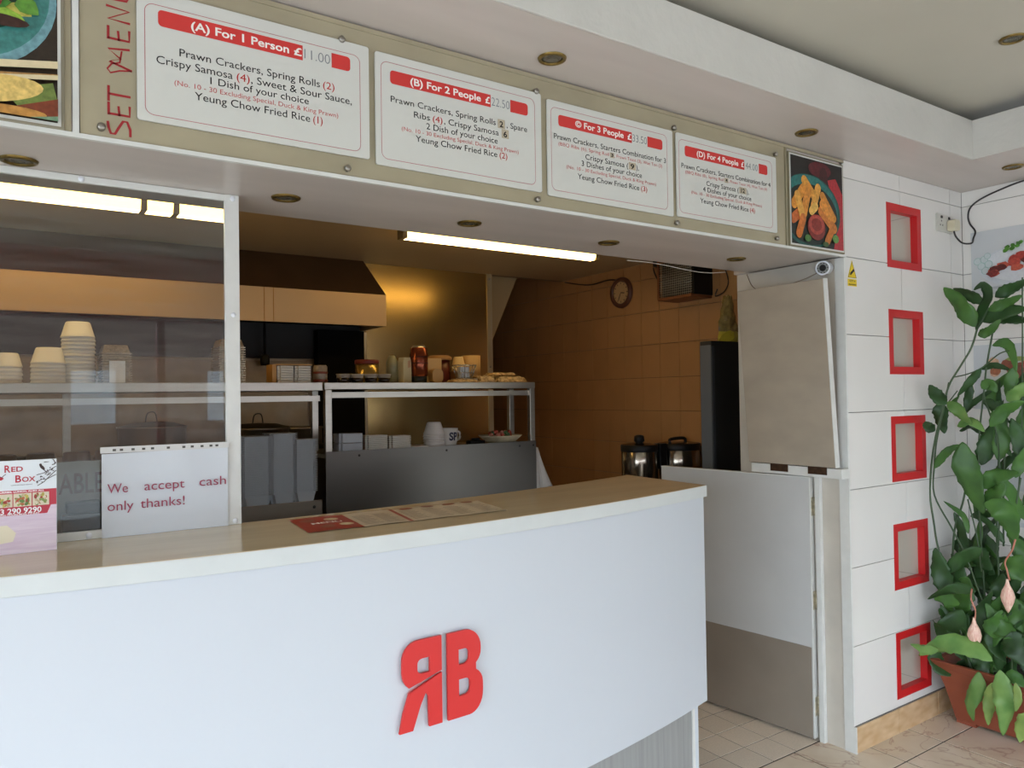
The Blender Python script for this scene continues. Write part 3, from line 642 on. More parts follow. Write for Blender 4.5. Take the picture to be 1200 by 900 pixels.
# leaflet on the counter ---------------------------------------------------
t = thing('menu_leaflet', 'unfolded red and cream menu leaflet lying flat on the counter', 'leaflet', (.94, 1.97, CZ))
bm = NB(); P0, P1, P2, P3 = Vector((.638, 1.866, 0)), Vector((1.238, 1.865, 0)), Vector((1.275, 2.096, 0)), Vector((.661, 2.099, 0))
def lf(u, v, i=0):
    p = (P0*(1-u)+P1*u)*(1-v)+(P3*(1-u)+P2*u)*v
    return (p.x, p.y, 1.1646+.0003*i+.0015*abs(math.sin(u*math.pi*4)))
for k in range(16):
    u0, u1 = k/16, (k+1)/16; poly(bm, [lf(u0, 0), lf(u1, 0), lf(u1, 1), lf(u0, 1)])
W_('sheet', bm, mat('leaflet_paper', '#cdbfa8', .35, var=.1, vscale=60), t)
bm = NB()
for k in range(4): poly(bm, [lf(.0+.0625*k, 0, 1.5), lf(.0625*(k+1), 0, 1.5), lf(.0625*(k+1), .99, 1.5), lf(.0625*k, .99, 1.5)])
poly(bm, [lf(.47, .0, 2), lf(.49, .0, 2), lf(.505, .99, 2), lf(.485, .99, 2)])
W_('red_cover', bm, mat('leaflet_red', '#9c3024', .35), t)
rr_ = random.Random(5); dishm = [F('#c08a4a'), F('#d9c7a4'), F('#8e4a24')]
for cx, cy in ((.06, .75), (.17, .72), (.11, .25), (.2, .3), (.57, .9), (.69, .92), (.81, .93), (.92, .94)):
    bm = NB(); poly(bm, [lf(cx+.035*a, min(.99, cy+.09*b), 3) for a, b in ell(0, 0, 1, 1, 10)]); W_('dish_photograph', bm, rr_.choice(dishm), t)
bm = NB(); lp = lambda u, v: lf(u, v, 4)
for a in (.27, .37, .51, .63, .75, .88):
    for j in range(9): ribbon(bm, [(a, .12+.075*j), (a+.085-.01*(j % 3), .12+.075*j)], .018, lp)
W_('print_lines', bm, mat('leaflet_ink', '#8d7d70', .5), t)
bm = NB(); text(bm, 'MENU', .06, .2, .46, .09, .02, lambda u, v: lf(u, v, 4)); W_('lettering', bm, mat('flyer_white_ink'), t)

# ================================================================== DOORWAY
ang = math.atan2(.090, .793)
t = thing('half_door', 'low grey stable door with dark metal kick plate standing open beside the counter', 'door', (2.888, 1.998, 0), ang)
dm = mat('door_grey', '#bcbcb9', .4, var=.04, vscale=5); L_ = .797
bm = NB(); bx(bm, 0.0005, 0, .012, .028, L_, 1.129); obj('leaf', bm, dm, t, .001)
bm = NB(); bx(bm, -.0005, -.003, .012, .0285, .0, 1.130); bx(bm, -.0008, -.003, 1.129, .0285, L_, 1.1335); obj('white_edge', bm, white_trim, t)
bm = NB(); bx(bm, -.0022, .004, .014, .0002, L_-.002, .400); obj('kick_plate', bm, mat('kick_plate_metal', '#968b7e', .5, .35, var=.08, vscale=4), t)
def hinge(z, m):
    bm = NB(); bx(bm, .008, -.0045, z-.04, .0285, -.002, z+.04); bx(bm, .030, -.017, z-.038, .0345, -.002, z+.038); tube(bm, [(.029, -.008, z-.04), (.029, -.008, z+.04)], .006, 8)
    o = obj('hinge', bm, m, t); o['label'] = 'metal butt hinge'
hb_ = mat('hinge_metal', '#c2b9a0', .4, .5, var=.35, vscale=50)
for z in (1.005, .60, .145): hinge(z, hb_)
# ledge and raised counter flap
t = thing('counter_ledge', 'short painted wooden ledge fixed to the doorway wall above the low door', 'ledge', (2.9, 2.05, 1.14))
bm = NB(); bx(bm, 2.866, 1.828, 1.1375, 2.9245, 2.281, 1.179); W_('board', bm, white_trim, t, .002)
for a, b in ((2.085, 2.175), (1.895, 1.985)):
    bm = NB(); bx(bm, 2.863, a, 1.150, 2.866, b, 1.186); W_('hinge', bm, mat('rusty_hinge', '#4b3626', .5, .5, var=.3, vscale=60), t)
t = thing('counter_flap', 'tall beige painted counter flap raised upright against the doorway wall', 'counter flap', (2.86, 2.05, 1.183))
bm = NB(); prism(bm, [(2.860, 1.852, 1.183), (2.885, 1.852, 1.1845), (2.826, 1.852, 1.967), (2.800, 1.852, 1.966)], (0, .438, 0)); W_('board', bm, paint_flap, t, .002)
bm = NB(); prism(bm, [(2.859, 1.849, 1.182), (2.886, 1.849, 1.184), (2.827, 1.849, 1.968), (2.799, 1.849, 1.967)], (0, .003, 0)); W_('white_edge', bm, white_trim, t)
# security camera
t = thing('security_camera', 'small white bullet security camera under the beam at the wall corner', 'camera', (2.905, 1.92, 2.03))
c0 = Vector((2.880, 1.895, 2.022)); dr = Vector((-.93, -.30, -.12)).normalized()
bm = NB(); a = c0+dr*.028
tube(bm, [c0-dr*.04, c0-dr*.034, c0+dr*.026, a], [.022, .026, .028, .030], 20); W_('housing', bm, white_pl, t)
bm = NB(); tube(bm, [a-dr*.004, a+dr*.002], [.024, .024], 20); W_('lens_face', bm, mat('lens_grey', '#777773', .3), t)
bm = NB(); tube(bm, [a, a+dr*.0045], [.0145, .013], 16); W_('lens', bm, mat('lens_black', '#101114', .08), t)
bm = NB(); s1 = dr.cross(Vector((0, 0, 1))).normalized(); s2 = dr.cross(s1)
for k in range(10):
    q = a+dr*.0025+(s1*math.cos(k*.628)+s2*math.sin(k*.628))*.020; tube(bm, [q-dr*.001, q+dr*.001], .0022, 6)
W_('led_ring', bm, mat('led_dark', '#2b2b2b', .2), t)
bm = NB(); tube(bm, [c0-dr*.042+Vector((0, 0, .001)), c0-dr*.03+Vector((.0, 0, 0)), ], [.012, .012], 10); tube(bm, [c0-dr*.036, (2.918, 1.935, 2.028)], [.008, .008], 8); tube(bm, [(2.914, 1.93, 2.028), (2.9245, 1.937, 2.028)], [.026, .028], 18); W_('bracket', bm, white_pl, t)
bm = NB(); tube(bm, smooth_path([(2.92, 1.95, 2.015), (2.918, 2.03, 1.993), (2.921, 2.15, 1.975), (2.921, 2.25, 1.975), (2.922, 2.30, 2.0), (2.922, 2.33, 2.06)]), .0018, 6)
tag(obj('camera_cable', bm, mat('brown_cable', '#7a6650', .5)), 'thin brown cable drooping behind the security camera', 'cable')
# CCTV sticker
t = thing('warning_sticker', 'small yellow CCTV in operation sticker on the white tiles by the doorway', 'sticker', (2.98, D-.001, 1.95))
yel = mat('sticker_yellow', '#e8c81e', .4)
bm = NB(); bx(bm, 2.950, D-.0012, 1.944, 3.014, D-.0001, 1.974); prism(bm, [(2.950, D-.0012, 1.979), (3.015, D-.0012, 1.979), (2.9825, D-.0012, 2.054)], (0, .0011, 0)); W_('backing', bm, yel, t)
pq = onwall(D-.0016); bm = NB(); ribbon(bm, [(2.954, 1.981), (3.011, 1.981), (2.9825, 2.047)], .0035, pq, closed=True)
flatpoly(bm, [(2.966, 1.992), (2.971, 1.990), (3.000, 2.010), (2.994, 2.020), (2.968, 2.001)], pq); text(bm, 'CCTV in', 2.961, 3.003, 1.9625, .0075, .02, pq); text(bm, 'operation', 2.955, 3.009, 1.9485, .0075, .02, pq); W_('print', bm, ink, t)

# ================================================================== RED MIRROR NICHES
mir = mat('recess_plate', '#b9b2a4', .12, var=.02, vscale=2)
pos = ['topmost', 'second from the top', 'middle one', 'second from the bottom', 'lowest of the five, beside the planter']
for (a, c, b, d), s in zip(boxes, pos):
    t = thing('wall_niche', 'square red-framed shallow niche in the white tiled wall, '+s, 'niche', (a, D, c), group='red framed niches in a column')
    w = .034; yo = D-.001; yi = D+.031
    bm = NB()
    for q in ((a, c, b, c+w), (a, d-w, b, d), (a, c+w, a+w, d-w), (b-w, c+w, b, d-w)): bx(bm, q[0], yo, q[1], q[2], yi+.004, q[3])
    W_('frame', bm, red, t)
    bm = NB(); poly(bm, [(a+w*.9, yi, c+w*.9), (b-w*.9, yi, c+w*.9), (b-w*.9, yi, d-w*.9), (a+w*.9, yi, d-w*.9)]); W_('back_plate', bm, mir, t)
    ln = {0: ((1044, 259), (1069, 253)), 2: ((1052, 554.5), (1075, 552.5)), 3: ((1052, 669.5), (1080, 674)), 4: ((1055, 789), (1082, 796.7))}.get(pos.index(s))  # lines painted on the plate imitate reflected wall and ceiling edges
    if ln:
        p, q = atY(*ln[0], yi-.0006), atY(*ln[1], yi-.0006); bm = NB(); ribbon(bm, [(p.x, p.z), (q.x, q.z)], .0028, onwall(yi-.0006)); W_('painted_reflection_line', bm, reflection_grey, t)

# socket, plug, cable ---------------------------------------------------------
t = thing('wall_socket', 'white double wall socket on the tiles near the corner', 'socket', (3.68, D, 2.25))
bm = NB(); bx(bm, 3.683, D-.009, 2.256, 3.829, D-.0002, 2.342); W_('plate', bm, mat('socket_plastic', '#c9c7bd', .35), t, .003)
bm = NB()
for x in (3.72, 3.79):
    for dx, dz in ((0, .016), (-.011, -.004), (.011, -.004)): bx(bm, x+dx-.003, D-.0095, 2.292+dz-.004, x+dx+.003, D-.0088, 2.292+dz+.004)
    bx(bm, x-.006, D-.013, 2.320, x+.006, D-.0088, 2.332)
W_('slots', bm, ink, t)
t = thing('mains_plug', 'cream plug pushed into the wall socket', 'plug', (3.80, D-.01, 2.28))
bm = NB(); prism(bm, [(u, D-.048, v) for u, v in rrect(3.768, 2.262, 3.818, 2.315, .012)], (0, .038, 0)); W_('body', bm, mat('plug_cream', '#d0c8ac', .4), t, .003)
bm = NB()
tube(bm, smooth_path([(3.793, D-.03, 2.262), (3.80, D-.035, 2.235), (3.83, D-.05, 2.205), (3.875, D-.07, 2.205), (3.915, 1.775, 2.235), (3.928, 1.772, 2.27), (3.928, 1.795, 2.31), (3.928, 1.803, 2.35), (3.928, 1.79, 2.39), (3.928, 1.745, 2.42), (3.928, 1.66, 2.445), (3.928, 1.55, 2.465), (3.90, 1.35, 2.466)], 8), .0042, 8)
tag(obj('power_cable', bm, mat('black_cable', '#2a2626', .45)), 'black cable looping from the plug up along the corner', 'cable')

# food pictures on the right wall ----------------------------------------------
def wput(X): return lambda u, v, i=0: (X-.0003*i, u, v)
def wallpic(label, z0, z1, shapes):
    t = thing('food_poster', label, 'poster', (3.932, 1.795, z0), group=None)
    bm = NB(); bx(bm, 3.9312, .75, z0, 3.9348, 1.795, z1); W_('panel', bm, mat('poster_panel', '#c6c9ca', .25), t)
    picture(t, shapes, 0, put=wput(3.931)); return t
def blob(rr_, cx, cz, rx, rz, n=9): return [(cx+rx*rr_.uniform(.75, 1.1)*math.cos(2*math.pi*k/n), cz+rz*rr_.uniform(.75, 1.1)*math.sin(2*math.pi*k/n)) for k in range(n)]
rr_ = random.Random(8)
sh = [('#c2c8cc', ell(1.50, 2.08, .26, .11, 40)), ('#d3d6d8', ell(1.50, 2.09, .24, .095, 40)), ('#a9adaf', [(u, v) for u, v in ell(1.5, 1.985, .22, .012, 30)])]
for (cx, cz, r) in ((1.765, 2.12, .018), (1.748, 2.095, .018), (1.735, 2.125, .018), (1.73, 2.07, .018), (1.715, 2.10, .018), (1.72, 2.14, .015)): sh += [('#8fb3aa', ell(cx, cz, r, r, 14)), ('#bfc9c8', ell(cx, cz, r*.86, r*.86, 14))]
for i in range(26):
    u = rr_.uniform(1.35, 1.70); top = 2.07+(1.70-u)*.42; z = rr_.uniform(2.05, max(2.06, min(top, 2.20)))
    sh.append((rr_.choice(['#a63a30', '#7c2620', '#b84a3c', '#5e1d1a', '#c05a44']), blob(rr_, u, z, .028, .018)))
for i in range(9): sh.append((rr_.choice(['#4f8a2c', '#3c6f24']), blob(rr_, 1.60+rr_.uniform(-.03, .05), 2.165+rr_.uniform(-.02, .02), .012, .010, 7)))
wallpic('poster of red glazed ribs on a white plate, above the plant on the right wall', 1.955, 2.264, sh)
sh = [('#cfd0cc', ell(1.50, 1.55, .27, .10, 40))]
for i in range(30): sh.append((rr_.choice(['#c07a4a', '#a8613a', '#d69a6a', '#8a4a34', '#b34034', '#d9b090']), blob(rr_, rr_.uniform(1.45, 1.735), rr_.uniform(1.50, 1.64), .026, .022)))
sh += [('#b02a22', blob(rr_, 1.69, 1.50, .016, .02)), ('#8fa050', blob(rr_, 1.60, 1.64, .05, .012))]
wallpic('poster of fried chicken pieces partly hidden behind the plant leaves', 1.405, 1.714, sh)
sh = [('#cfd0cc', ell(1.50, .95, .27, .08, 40))]
for i in range(9): sh.append((rr_.choice(['#b98a68', '#8f5c40', '#c9a080']), [(1.72-.012*i, 1.03-.004*i), (1.60, .985-.006*i), (1.60, .98-.006*i), (1.72-.012*i, 1.022-.004*i)]))
wallpic('low poster of sliced brown meat behind the plant stems', .855, 1.164, sh)

# ================================================================== PLANT AND PLANTER
t = thing('planter', 'terracotta coloured rectangular plastic trough planter standing on the floor tiles by the wall', 'planter', (3.62, 1.4, 0))
terra = mat('terracotta_plastic', '#8f4a33', .45, var=.08, vscale=4)
def ring(z, x0, x1, y0, y1): return [(x0, y0, z), (x1, y0, z), (x1, y1, z), (x0, y1, z)]
prof = [(0.015, 3.572, 3.78, 1.02, 1.745), (.16, 3.52, 3.83, .985, 1.762), (.262, 3.466, 3.868, .962, 1.774), (.30, 3.436, 3.892, .94, 1.788), (.30, 3.458, 3.872, .965, 1.766), (.25, 3.494, 3.848, 1.0, 1.742)]
bm = NB(); rows = [[bm.verts.new(p) for p in ring(*q)] for q in prof]
for a, b in zip(rows, rows[1:]):
    for k in range(4): bm.faces.new((a[k], a[(k+1) % 4], b[(k+1) % 4], b[k]))
bm.faces.new(rows[0][::-1]); W_('trough', bm, terra, t, .004)
bm = NB(); bx(bm, 3.574, 1.66, 0, 3.70, 1.742, .016); bx(bm, 3.574, 1.03, 0, 3.70, 1.42, .016); W_('feet', bm, terra, t)
bm = NB(); bx(bm, 3.492, .998, .246, 3.850, 1.744, .257); W_('soil', bm, mat('soil', '#2b2118', .9, var=.3, vscale=60, bump=.6), t)
pt_ = thing('epiphyllum_plant', 'tall green climbing cactus with wavy flat leaves and two drooping pink buds', 'plant', (3.62, 1.5, .25))
def leafm(key, c, c2): return mat(key, c, .42, col2=c2, vscale=14, detail=2, rand=.18, spec=.35)
LG = [leafm('leaf_dark', '#34552a', '#263f1f'), leafm('leaf_mid', '#48702f', '#365a28'), leafm('leaf_light', '#6d8c4a', '#4f7538'), leafm('leaf_pale', '#8a9f54', '#6f8a48')]
def leaf(path, w, mi=1, X=3.6, X2=None, tilt=0.0, wav=.19, seed=None, name='leaf'):
    """path: pixel polyline base->tip placed at a real distance (plane x = X..X2)"""
    rr_ = random.Random(seed if seed is not None else hash((path[0], w)) % 9999)
    n = len(path); X2 = X if X2 is None else X2
    lim = min(1.775*ray(px, py).x/ray(px, py).y for px, py in path); X = min(X, lim, 3.84); X2 = min(X2, lim, 3.84)   # stay clear of both tiled walls
    ctr = [atX(px, py, X+(X2-X)*i/(n-1)) for i, (px, py) in enumerate(path)]
    ctr = smooth_path(ctr, max(6, 20//(n-1))); N = len(ctr)
    sc = abs((ctr[0]-EYE).dot(CF))/FPX
    bm = NB(); rows = []; ph = rr_.uniform(0, 6)
    for i, c in enumerate(ctr):
        u = i/(N-1); tg = (ctr[min(i+1, N-1)]-ctr[max(i-1, 0)]).normalized(); vd = (c-EYE).normalized()
        s = tg.cross(vd).normalized(); nrm = s.cross(tg).normalized()
        tw = tilt+.35*math.sin(ph+u*5); ss = s*math.cos(tw)+nrm*math.sin(tw); nn = ss.cross(tg).normalized()
        base = min(1, (u/.28))**.8; tip = min(1, (1-u)/.42)**.75
        hw = w*.54*sc*max(.05, base*tip)
        def lobe(q): f = (q*6.5) % 1; return 1-wav*1.6*(abs(f-.35)*1.3 if f < .7 else .45)
        cr = nn*(.16*hw*math.sin(u*13+ph)); cr2 = nn*(.16*hw*math.sin(u*11+ph+2)); up_ = nn*(.12*hw)
        rows.append([bm.verts.new(c-ss*hw*lobe(u+ph)+cr-up_*.5), bm.verts.new(c-ss*hw*.5+cr*.3), bm.verts.new(c-up_*.9), bm.verts.new(c+ss*hw*.5+cr2*.3), bm.verts.new(c+ss*hw*lobe(u+ph*.7+.3)+cr2-up_*.5)])
    for a, b in zip(rows, rows[1:]):
        for k in range(4): bm.faces.new((a[k], a[k+1], b[k+1], b[k])).smooth = True
    o = obj(name, bm, LG[mi], pt_); rel(o, pt_)
    m = o.modifiers.new('solid', 'SOLIDIFY'); m.thickness = .0016
    return o
def stem(path, r=.0035, X=3.6, m=None, X2=None, name='stem'):
    lim = min(1.80*ray(px, py).x/ray(px, py).y for px, py in path); X = min(X, lim)
    n = len(path); X2 = X if X2 is None else X2
    bm = NB(); tube(bm, smooth_path([atX(px, py, X+(X2-X)*i/(n-1)) for i, (px, py) in enumerate(path)], 5), r, 6); o = obj(name, bm, m or mat('stem_green', '#3c5232', .5), pt_); rel(o, pt_); return o
LV = [([(1143,383),(1127,358),(1106,337)],21,1,3.56), ([(1153,356),(1136,346),(1117,338)],13,0,3.62), ([(1144,388),(1150,368),(1158,348),(1152,334),(1141,340)],13,0,3.6), ([(1166,348),(1184,338),(1204,328)],15,0,3.62),
      ([(1158,364),(1178,355),(1198,346)],13,1,3.6), ([(1151,377),(1172,366),(1204,362)],20,0,3.63), ([(1165,372),(1185,374),(1206,376)],14,0,3.66), ([(1146,393),(1158,388),(1173,374)],12,1,3.58),
      ([(1163,405),(1178,402),(1187,415),(1191,436)],12,1,3.6), ([(1150,433),(1165,428),(1185,434)],8,0,3.62), ([(1150,432),(1138,446),(1122,464)],10,0,3.6), ([(1137,448),(1135,466),(1131,484)],10,0,3.62),
      ([(1109,474),(1098,464),(1089,451)],16,0,3.55), ([(1100,472),(1103,488),(1107,508)],17,0,3.58), ([(1110,471),(1124,482),(1139,497)],14,2,3.55), ([(1122,500),(1138,494),(1154,506)],12,2,3.57),
      ([(1096,505),(1088,500),(1084,494)],13,0,3.46), ([(1095,549),(1108,531),(1124,521)],10,1,3.55), ([(1128,518),(1131,545),(1143,575),(1153,602)],28,1,3.56), ([(1150,572),(1165,560),(1194,554)],20,1,3.58), ([(1152,588),(1168,578),(1177,565)],18,1,3.57),
      ([(1153,590),(1173,597),(1186,615),(1189,634)],26,1,3.53), ([(1176,560),(1190,590),(1206,612)],16,1,3.6), ([(1178,655),(1190,665),(1210,680)],32,1,3.52), ([(1110,700),(1103,670),(1096,642)],22,0,3.56),
      ([(1098,745),(1112,738),(1128,715)],34,0,3.56), ([(1108,712),(1124,700),(1134,676)],36,1,3.54), ([(1105,706),(1118,690),(1128,660)],26,0,3.6), ([(1165,748),(1168,732),(1174,715)],26,1,3.5), ([(1186,740),(1195,760),(1204,782)],34,0,3.5),
      ([(1163,775),(1135,758),(1104,755),(1077,768)],24,2,3.46), ([(1100,762),(1084,761),(1067,755)],11,2,3.34), ([(1147,787),(1146,805),(1138,825),(1141,845)],17,2,3.43), ([(1163,800),(1159,825),(1158,850)],13,3,3.42),
      ([(1172,785),(1176,810),(1178,830),(1175,862)],24,2,3.41), ([(1190,800),(1193,818),(1190,834)],9,3,3.41), ([(1205,835),(1198,850),(1195,870)],16,3,3.40), ([(1178,790),(1190,795),(1204,806)],16,1,3.43),
      ([(1170,700),(1172,690),(1176,672)],20,0,3.6), ([(1140,640),(1150,655),(1162,668)],22,0,3.62), ([(1185,700),(1192,720),(1200,742)],26,1,3.55), ([(1200,540),(1194,515),(1185,490)],18,0,3.62),
      ([(1150,545),(1157,520),(1165,495)],20,0,3.63), ([(1170,540),(1174,510),(1170,480)],18,1,3.64), ([(1180,470),(1192,460),(1204,448)],16,2,3.62), ([(1160,500),(1178,480),(1200,470)],16,1,3.58), ([(1130,650),(1128,625),(1118,600)],12,0,3.6),
      ([(1150,455),(1160,450),(1168,460)],14,1,3.6), ([(1152,468),(1165,475),(1172,470)],12,0,3.62), ([(1188,430),(1184,450),(1180,466)],14,1,3.62), ([(1140,770),(1150,778),(1158,790)],18,0,3.5), ([(1190,560),(1196,540),(1206,520)],14,1,3.6)]
for i, (p, w, mi, X) in enumerate(LV): leaf(p, w, mi, X, seed=i, tilt=random.Random(i).uniform(-.35, .35))
rf = random.Random(21)
for i in range(120):
    x = rf.uniform(1112, 1215); y = rf.uniform(560, 770) if i < 58 else rf.uniform(455, 560) if i < 74 else rf.uniform(730, 800)
    if x < 1125 and y < 650: x += 22
    a = rf.uniform(-2.4, -.7) if i % 3 else rf.uniform(-3.6, .4); l = rf.uniform(32, 62); w = rf.uniform(10, 22) if y > 640 else rf.uniform(6, 12)
    p = [(x, y), (x+l*.5*math.cos(a)+rf.uniform(-5, 5), y+l*.5*math.sin(a)), (x+l*math.cos(a+rf.uniform(-.5, .5)), y+l*math.sin(a+rf.uniform(-.5, .5)))]
    leaf(p, w, rf.choice([0, 0, 0, 1, 1]), rf.uniform(3.62, 3.80) if i < 74 else rf.uniform(3.50, 3.66), seed=100+i, tilt=rf.uniform(-.9, .9))
for p, r, X in (([(1145,386),(1138,408),(1125,430),(1112,452),(1104,482),(1097,510),(1092,540),(1090,580),(1094,610),(1100,645),(1120,720),(1140,790)], .0042, 3.57), ([(1163,391),(1156,430),(1153,460),(1148,505),(1146,560),(1150,640),(1160,780)], .0038, 3.62),
                ([(1112,448),(1106,478),(1098,515),(1095,545),(1095,580),(1115,618),(1132,652),(1150,700),(1170,738),(1184,765),(1186,790)], .0036, 3.52), ([(1118,442),(1135,438),(1152,430),(1172,414),(1190,410)], .0028, 3.6), ([(1111,472),(1122,458)], .0025, 3.58),
                ([(1095,549),(1105,535)], .0022, 3.55), ([(1134,560),(1128,590),(1118,625),(1115,700)], .0045, 3.6), ([(1152,460),(1160,485),(1168,510),(1172,560),(1170,640)], .0035, 3.62), ([(1198,325),(1198,420),(1197,520),(1192,600),(1188,690),(1180,790)], .003, 3.66),
                ([(1172,500),(1170,560),(1168,620),(1172,700)], .005, 3.64), ([(1180,490),(1176,560),(1176,640)], .0045, 3.66), ([(1196,560),(1190,600),(1187,650)], .004, 3.6), ([(1134,585),(1145,630),(1150,670)], .003, 3.56)):
    stem(p, r, X)
pk = mat('bud_stalk', '#b0705a', .5); bud_m = mat('bud_petals', '#ecd2bc', .5, col2='#cf9484', vscale=30, vstretch=(6, 6, .6))
for (sp_, bc, bl, bw, X) in (([(1190,632),(1186,645),(1178,658),(1180,668),(1183,680)], (1181, 700), 34, 15, 3.46), ([(1139,690),(1138,702),(1143,715),(1142,728)], (1142, 745), 34, 15, 3.37)):
    stem(sp_, .0035, X, pk, name='bud_stalk')
    c = atX(bc[0], bc[1], X); s_ = (c-EYE).dot(CF)/FPX; bm = NB(); H = bl*s_; R = bw*.5*s_
    lathe(bm, [(0, -H*.55), (R*.35, -H*.42), (R*.85, -H*.15), (R, .02*H), (R*.8, .22*H), (R*.35, .42*H), (R*.2, .55*H), (R*.2, .62*H)], 12, c)
    for v in bm.verts: v.co.x += .0015*math.sin(math.atan2(v.co.y-c.y, v.co.x-c.x)*6)
    rel(obj('bud', bm, bud_m, pt_), pt_)

# ================================================================== KITCHEN
def lamp(x0, x1, y, label, dz=.042, hw=.03, bars=()):
    t = thing('strip_light', label, 'strip light', ((x0+x1)/2, y, 2.325), group='strip lights on the kitchen ceiling')
    bm = NB(); bx(bm, x0, y-.03, 2.305, x1, y+.03, 2.3249); W_('tray', bm, mat('lamp_tray', '#cbb890', .5), t)
    bm = NB(); prism(bm, [(x0+.02, y+a, 2.305-b) for a, b in ((-hw, 0), (-hw, dz*.6), (-hw*.65, dz), (hw*.65, dz), (hw, dz*.6), (hw, 0))], (x1-x0-.04, 0, 0))
    for f in bm.faces:
        if len(f.verts) == 4 and abs(f.normal.y if f.normal.length else 0) >= 0 and abs(sum(v.co.z for v in f.verts)/4-(2.305-dz)) > .004: f.material_index = 1
    W_('diffuser', bm, [mat('lit_diffuser', '#fff0c8', .4, emit=(1.0, .68, .25), estr=LAMP), mat('lit_diffuser_side', '#ffd880', .4, emit=(1.0, .66, .20), estr=LAMP*.4)], t)
    for a in (x0, x1-.022, *bars):
        bm = NB(); bx(bm, a, y-hw-.002, 2.303-dz, a+.022, y+hw+.002, 2.3245); W_('end_cap', bm, mat('lamp_cap', '#8a744c', .5), t)
LAMP = 15
lamp(1.583, 2.80, 3.28, 'lit warm strip light on the kitchen ceiling in clear view to the right')
lamp(-.6, .80, 3.22, 'lit warm strip light on the kitchen ceiling seen through the clear screen', .068, .045, (.445, .560))
# extraction hood
t = thing('extractor_hood', 'large extractor hood with pale front band and dark sloping top over the cooking range', 'hood', (.4, 4.1, 1.9))
bm = NB(); bx(bm, -2.5, 3.92, 1.905, 1.80, 3.935, 2.082); bx(bm, 1.788, 3.935, 1.905, 1.80, 4.29, 2.082); W_('front_band', bm, mat('hood_band', '#c09c6c', .4, .3, var=.05, vscale=3), t, .001)
bm = NB(); poly(bm, [(-2.5, 3.921, 2.082), (1.80, 3.921, 2.082), (1.80, 4.24, 2.324), (-2.5, 4.24, 2.324)]); poly(bm, [(1.80, 3.921, 2.082), (1.80, 4.29, 2.082), (1.80, 4.29, 2.324), (1.80, 4.24, 2.324)]); W_('sloping_top', bm, hood_dark, t)
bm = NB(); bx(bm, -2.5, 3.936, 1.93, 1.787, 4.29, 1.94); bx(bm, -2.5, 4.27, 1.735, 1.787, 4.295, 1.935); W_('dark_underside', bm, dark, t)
bm = NB(); bx(bm, 1.118, 3.9185, 1.906, 1.122, 3.9199, 2.081); bx(bm, 1.165, 3.9185, 1.906, 1.169, 3.9199, 2.081); W_('seam', bm, mat('rust_streak', '#a8752c', .5), t)
bm = NB(); lathe(bm, [(0, 0), (.022, 0), (.026, .02), (.026, .05), (.018, .06)], 14, (1.20, 4.2, 1.69)); tube(bm, [(1.20, 4.2, 1.74), (1.20, 4.2, 1.93)], .008, 6); W_('fire_nozzle', bm, black, t)
# steel splash sheet and black upright
t = thing('splash_panel', 'tall gold-lit stainless steel sheet fixed to the wall right of the hood', 'wall panel', (2.3, 4.295, 1))
bm = NB(); bx(bm, 1.83, 4.285, .5, 2.70, 4.299, 2.322); W_('sheet', bm, stl_warm, t)
bm = NB(); bx(bm, 2.70, 4.278, .5, 2.737, 4.299, 2.324); bx(bm, 1.79, 4.28, .5, 1.835, 4.299, 1.9); W_('edge_strip', bm, mat('edge_steel', '#bcae90', .4, .7), t)
for x, z in ((2.718, 2.29), (2.718, 1.70), (1.812, 1.80)):
    bm = NB(); lathe(bm, [(0, .005), (.007, .004), (.008, 0)], 10); bmesh.ops.rotate(bm, verts=bm.verts[:], matrix=Matrix.Rotation(math.pi/2, 3, 'X'), cent=(0, 0, 0)); bmesh.ops.translate(bm, verts=bm.verts[:], vec=(x, 4.278, z)); W_('screw', bm, chrome, t)
tag(boxo('black_cabinet', (1.50, 4.20, .0), (1.785, 4.268, 1.90), matt_black, None, .004), 'tall narrow black upright panel under the right end of the hood', 'panel')
# cooking range
t = thing('cooking_range', 'stainless cooking range along the back wall behind the serving shelves', 'cooker', (.4, 4.0, 0))
bm = NB(); bx(bm, -2.4, 3.78, .02, 1.46, 4.26, 1.24); W_('body', bm, stl_d, t, .004)
bm = NB(); bx(bm, -2.4, 4.262, 1.24, 1.46, 4.29, 1.72); W_('splashback', bm, mat('greasy_steel', '#8a7a62', .4, .7, var=.3, vscale=7, rvar=.12), t)
bm = NB()
for x in (-.5, 0, .5, 1.0, 1.35): lathe(bm, [(.0, .02), (.13, .02), (.15, .0)], 16, (x, 4.0, 1.24))
W_('burner_ring', bm, black, t)
def potthing(x, y, z, r, h, label, lid=True):
    t = thing('cooking_pot', label, 'pot', (x, y, z))
    bm = NB(); lathe(bm, [(0, 0), (r*.95, 0), (r, .01), (r, h), (r*1.04, h+.004), (r*1.04, h+.012), (r*.97, h+.012), (r*.96, h*.7), (0, h*.7)], 24); obj('body', bm, stl_d, t)
    if lid:
        bm = NB(); lathe(bm, [(r*1.05, h+.010), (r*.6, h+.03), (0, h+.035)], 24); obj('lid', bm, dark, t)
        bm = NB(); tube(bm, smooth_path([(-.03, 0, h+.03), (-.02, 0, h+.075), (.012, 0, h+.078), (.022, 0, h+.032)], 4), .003, 6); obj('handle', bm, black, t)
potthing(1.08, 3.9, 1.24, .15, .11, 'dented steel pot with dark lid and wire handle on the range')
potthing(1.34, 4.05, 1.24, .12, .10, 'plain lidless steel pot right of the lidded pot', False)
potthing(.60, 3.98, 1.24, .15, .13, 'dark lidded pot seen through the screen edge')
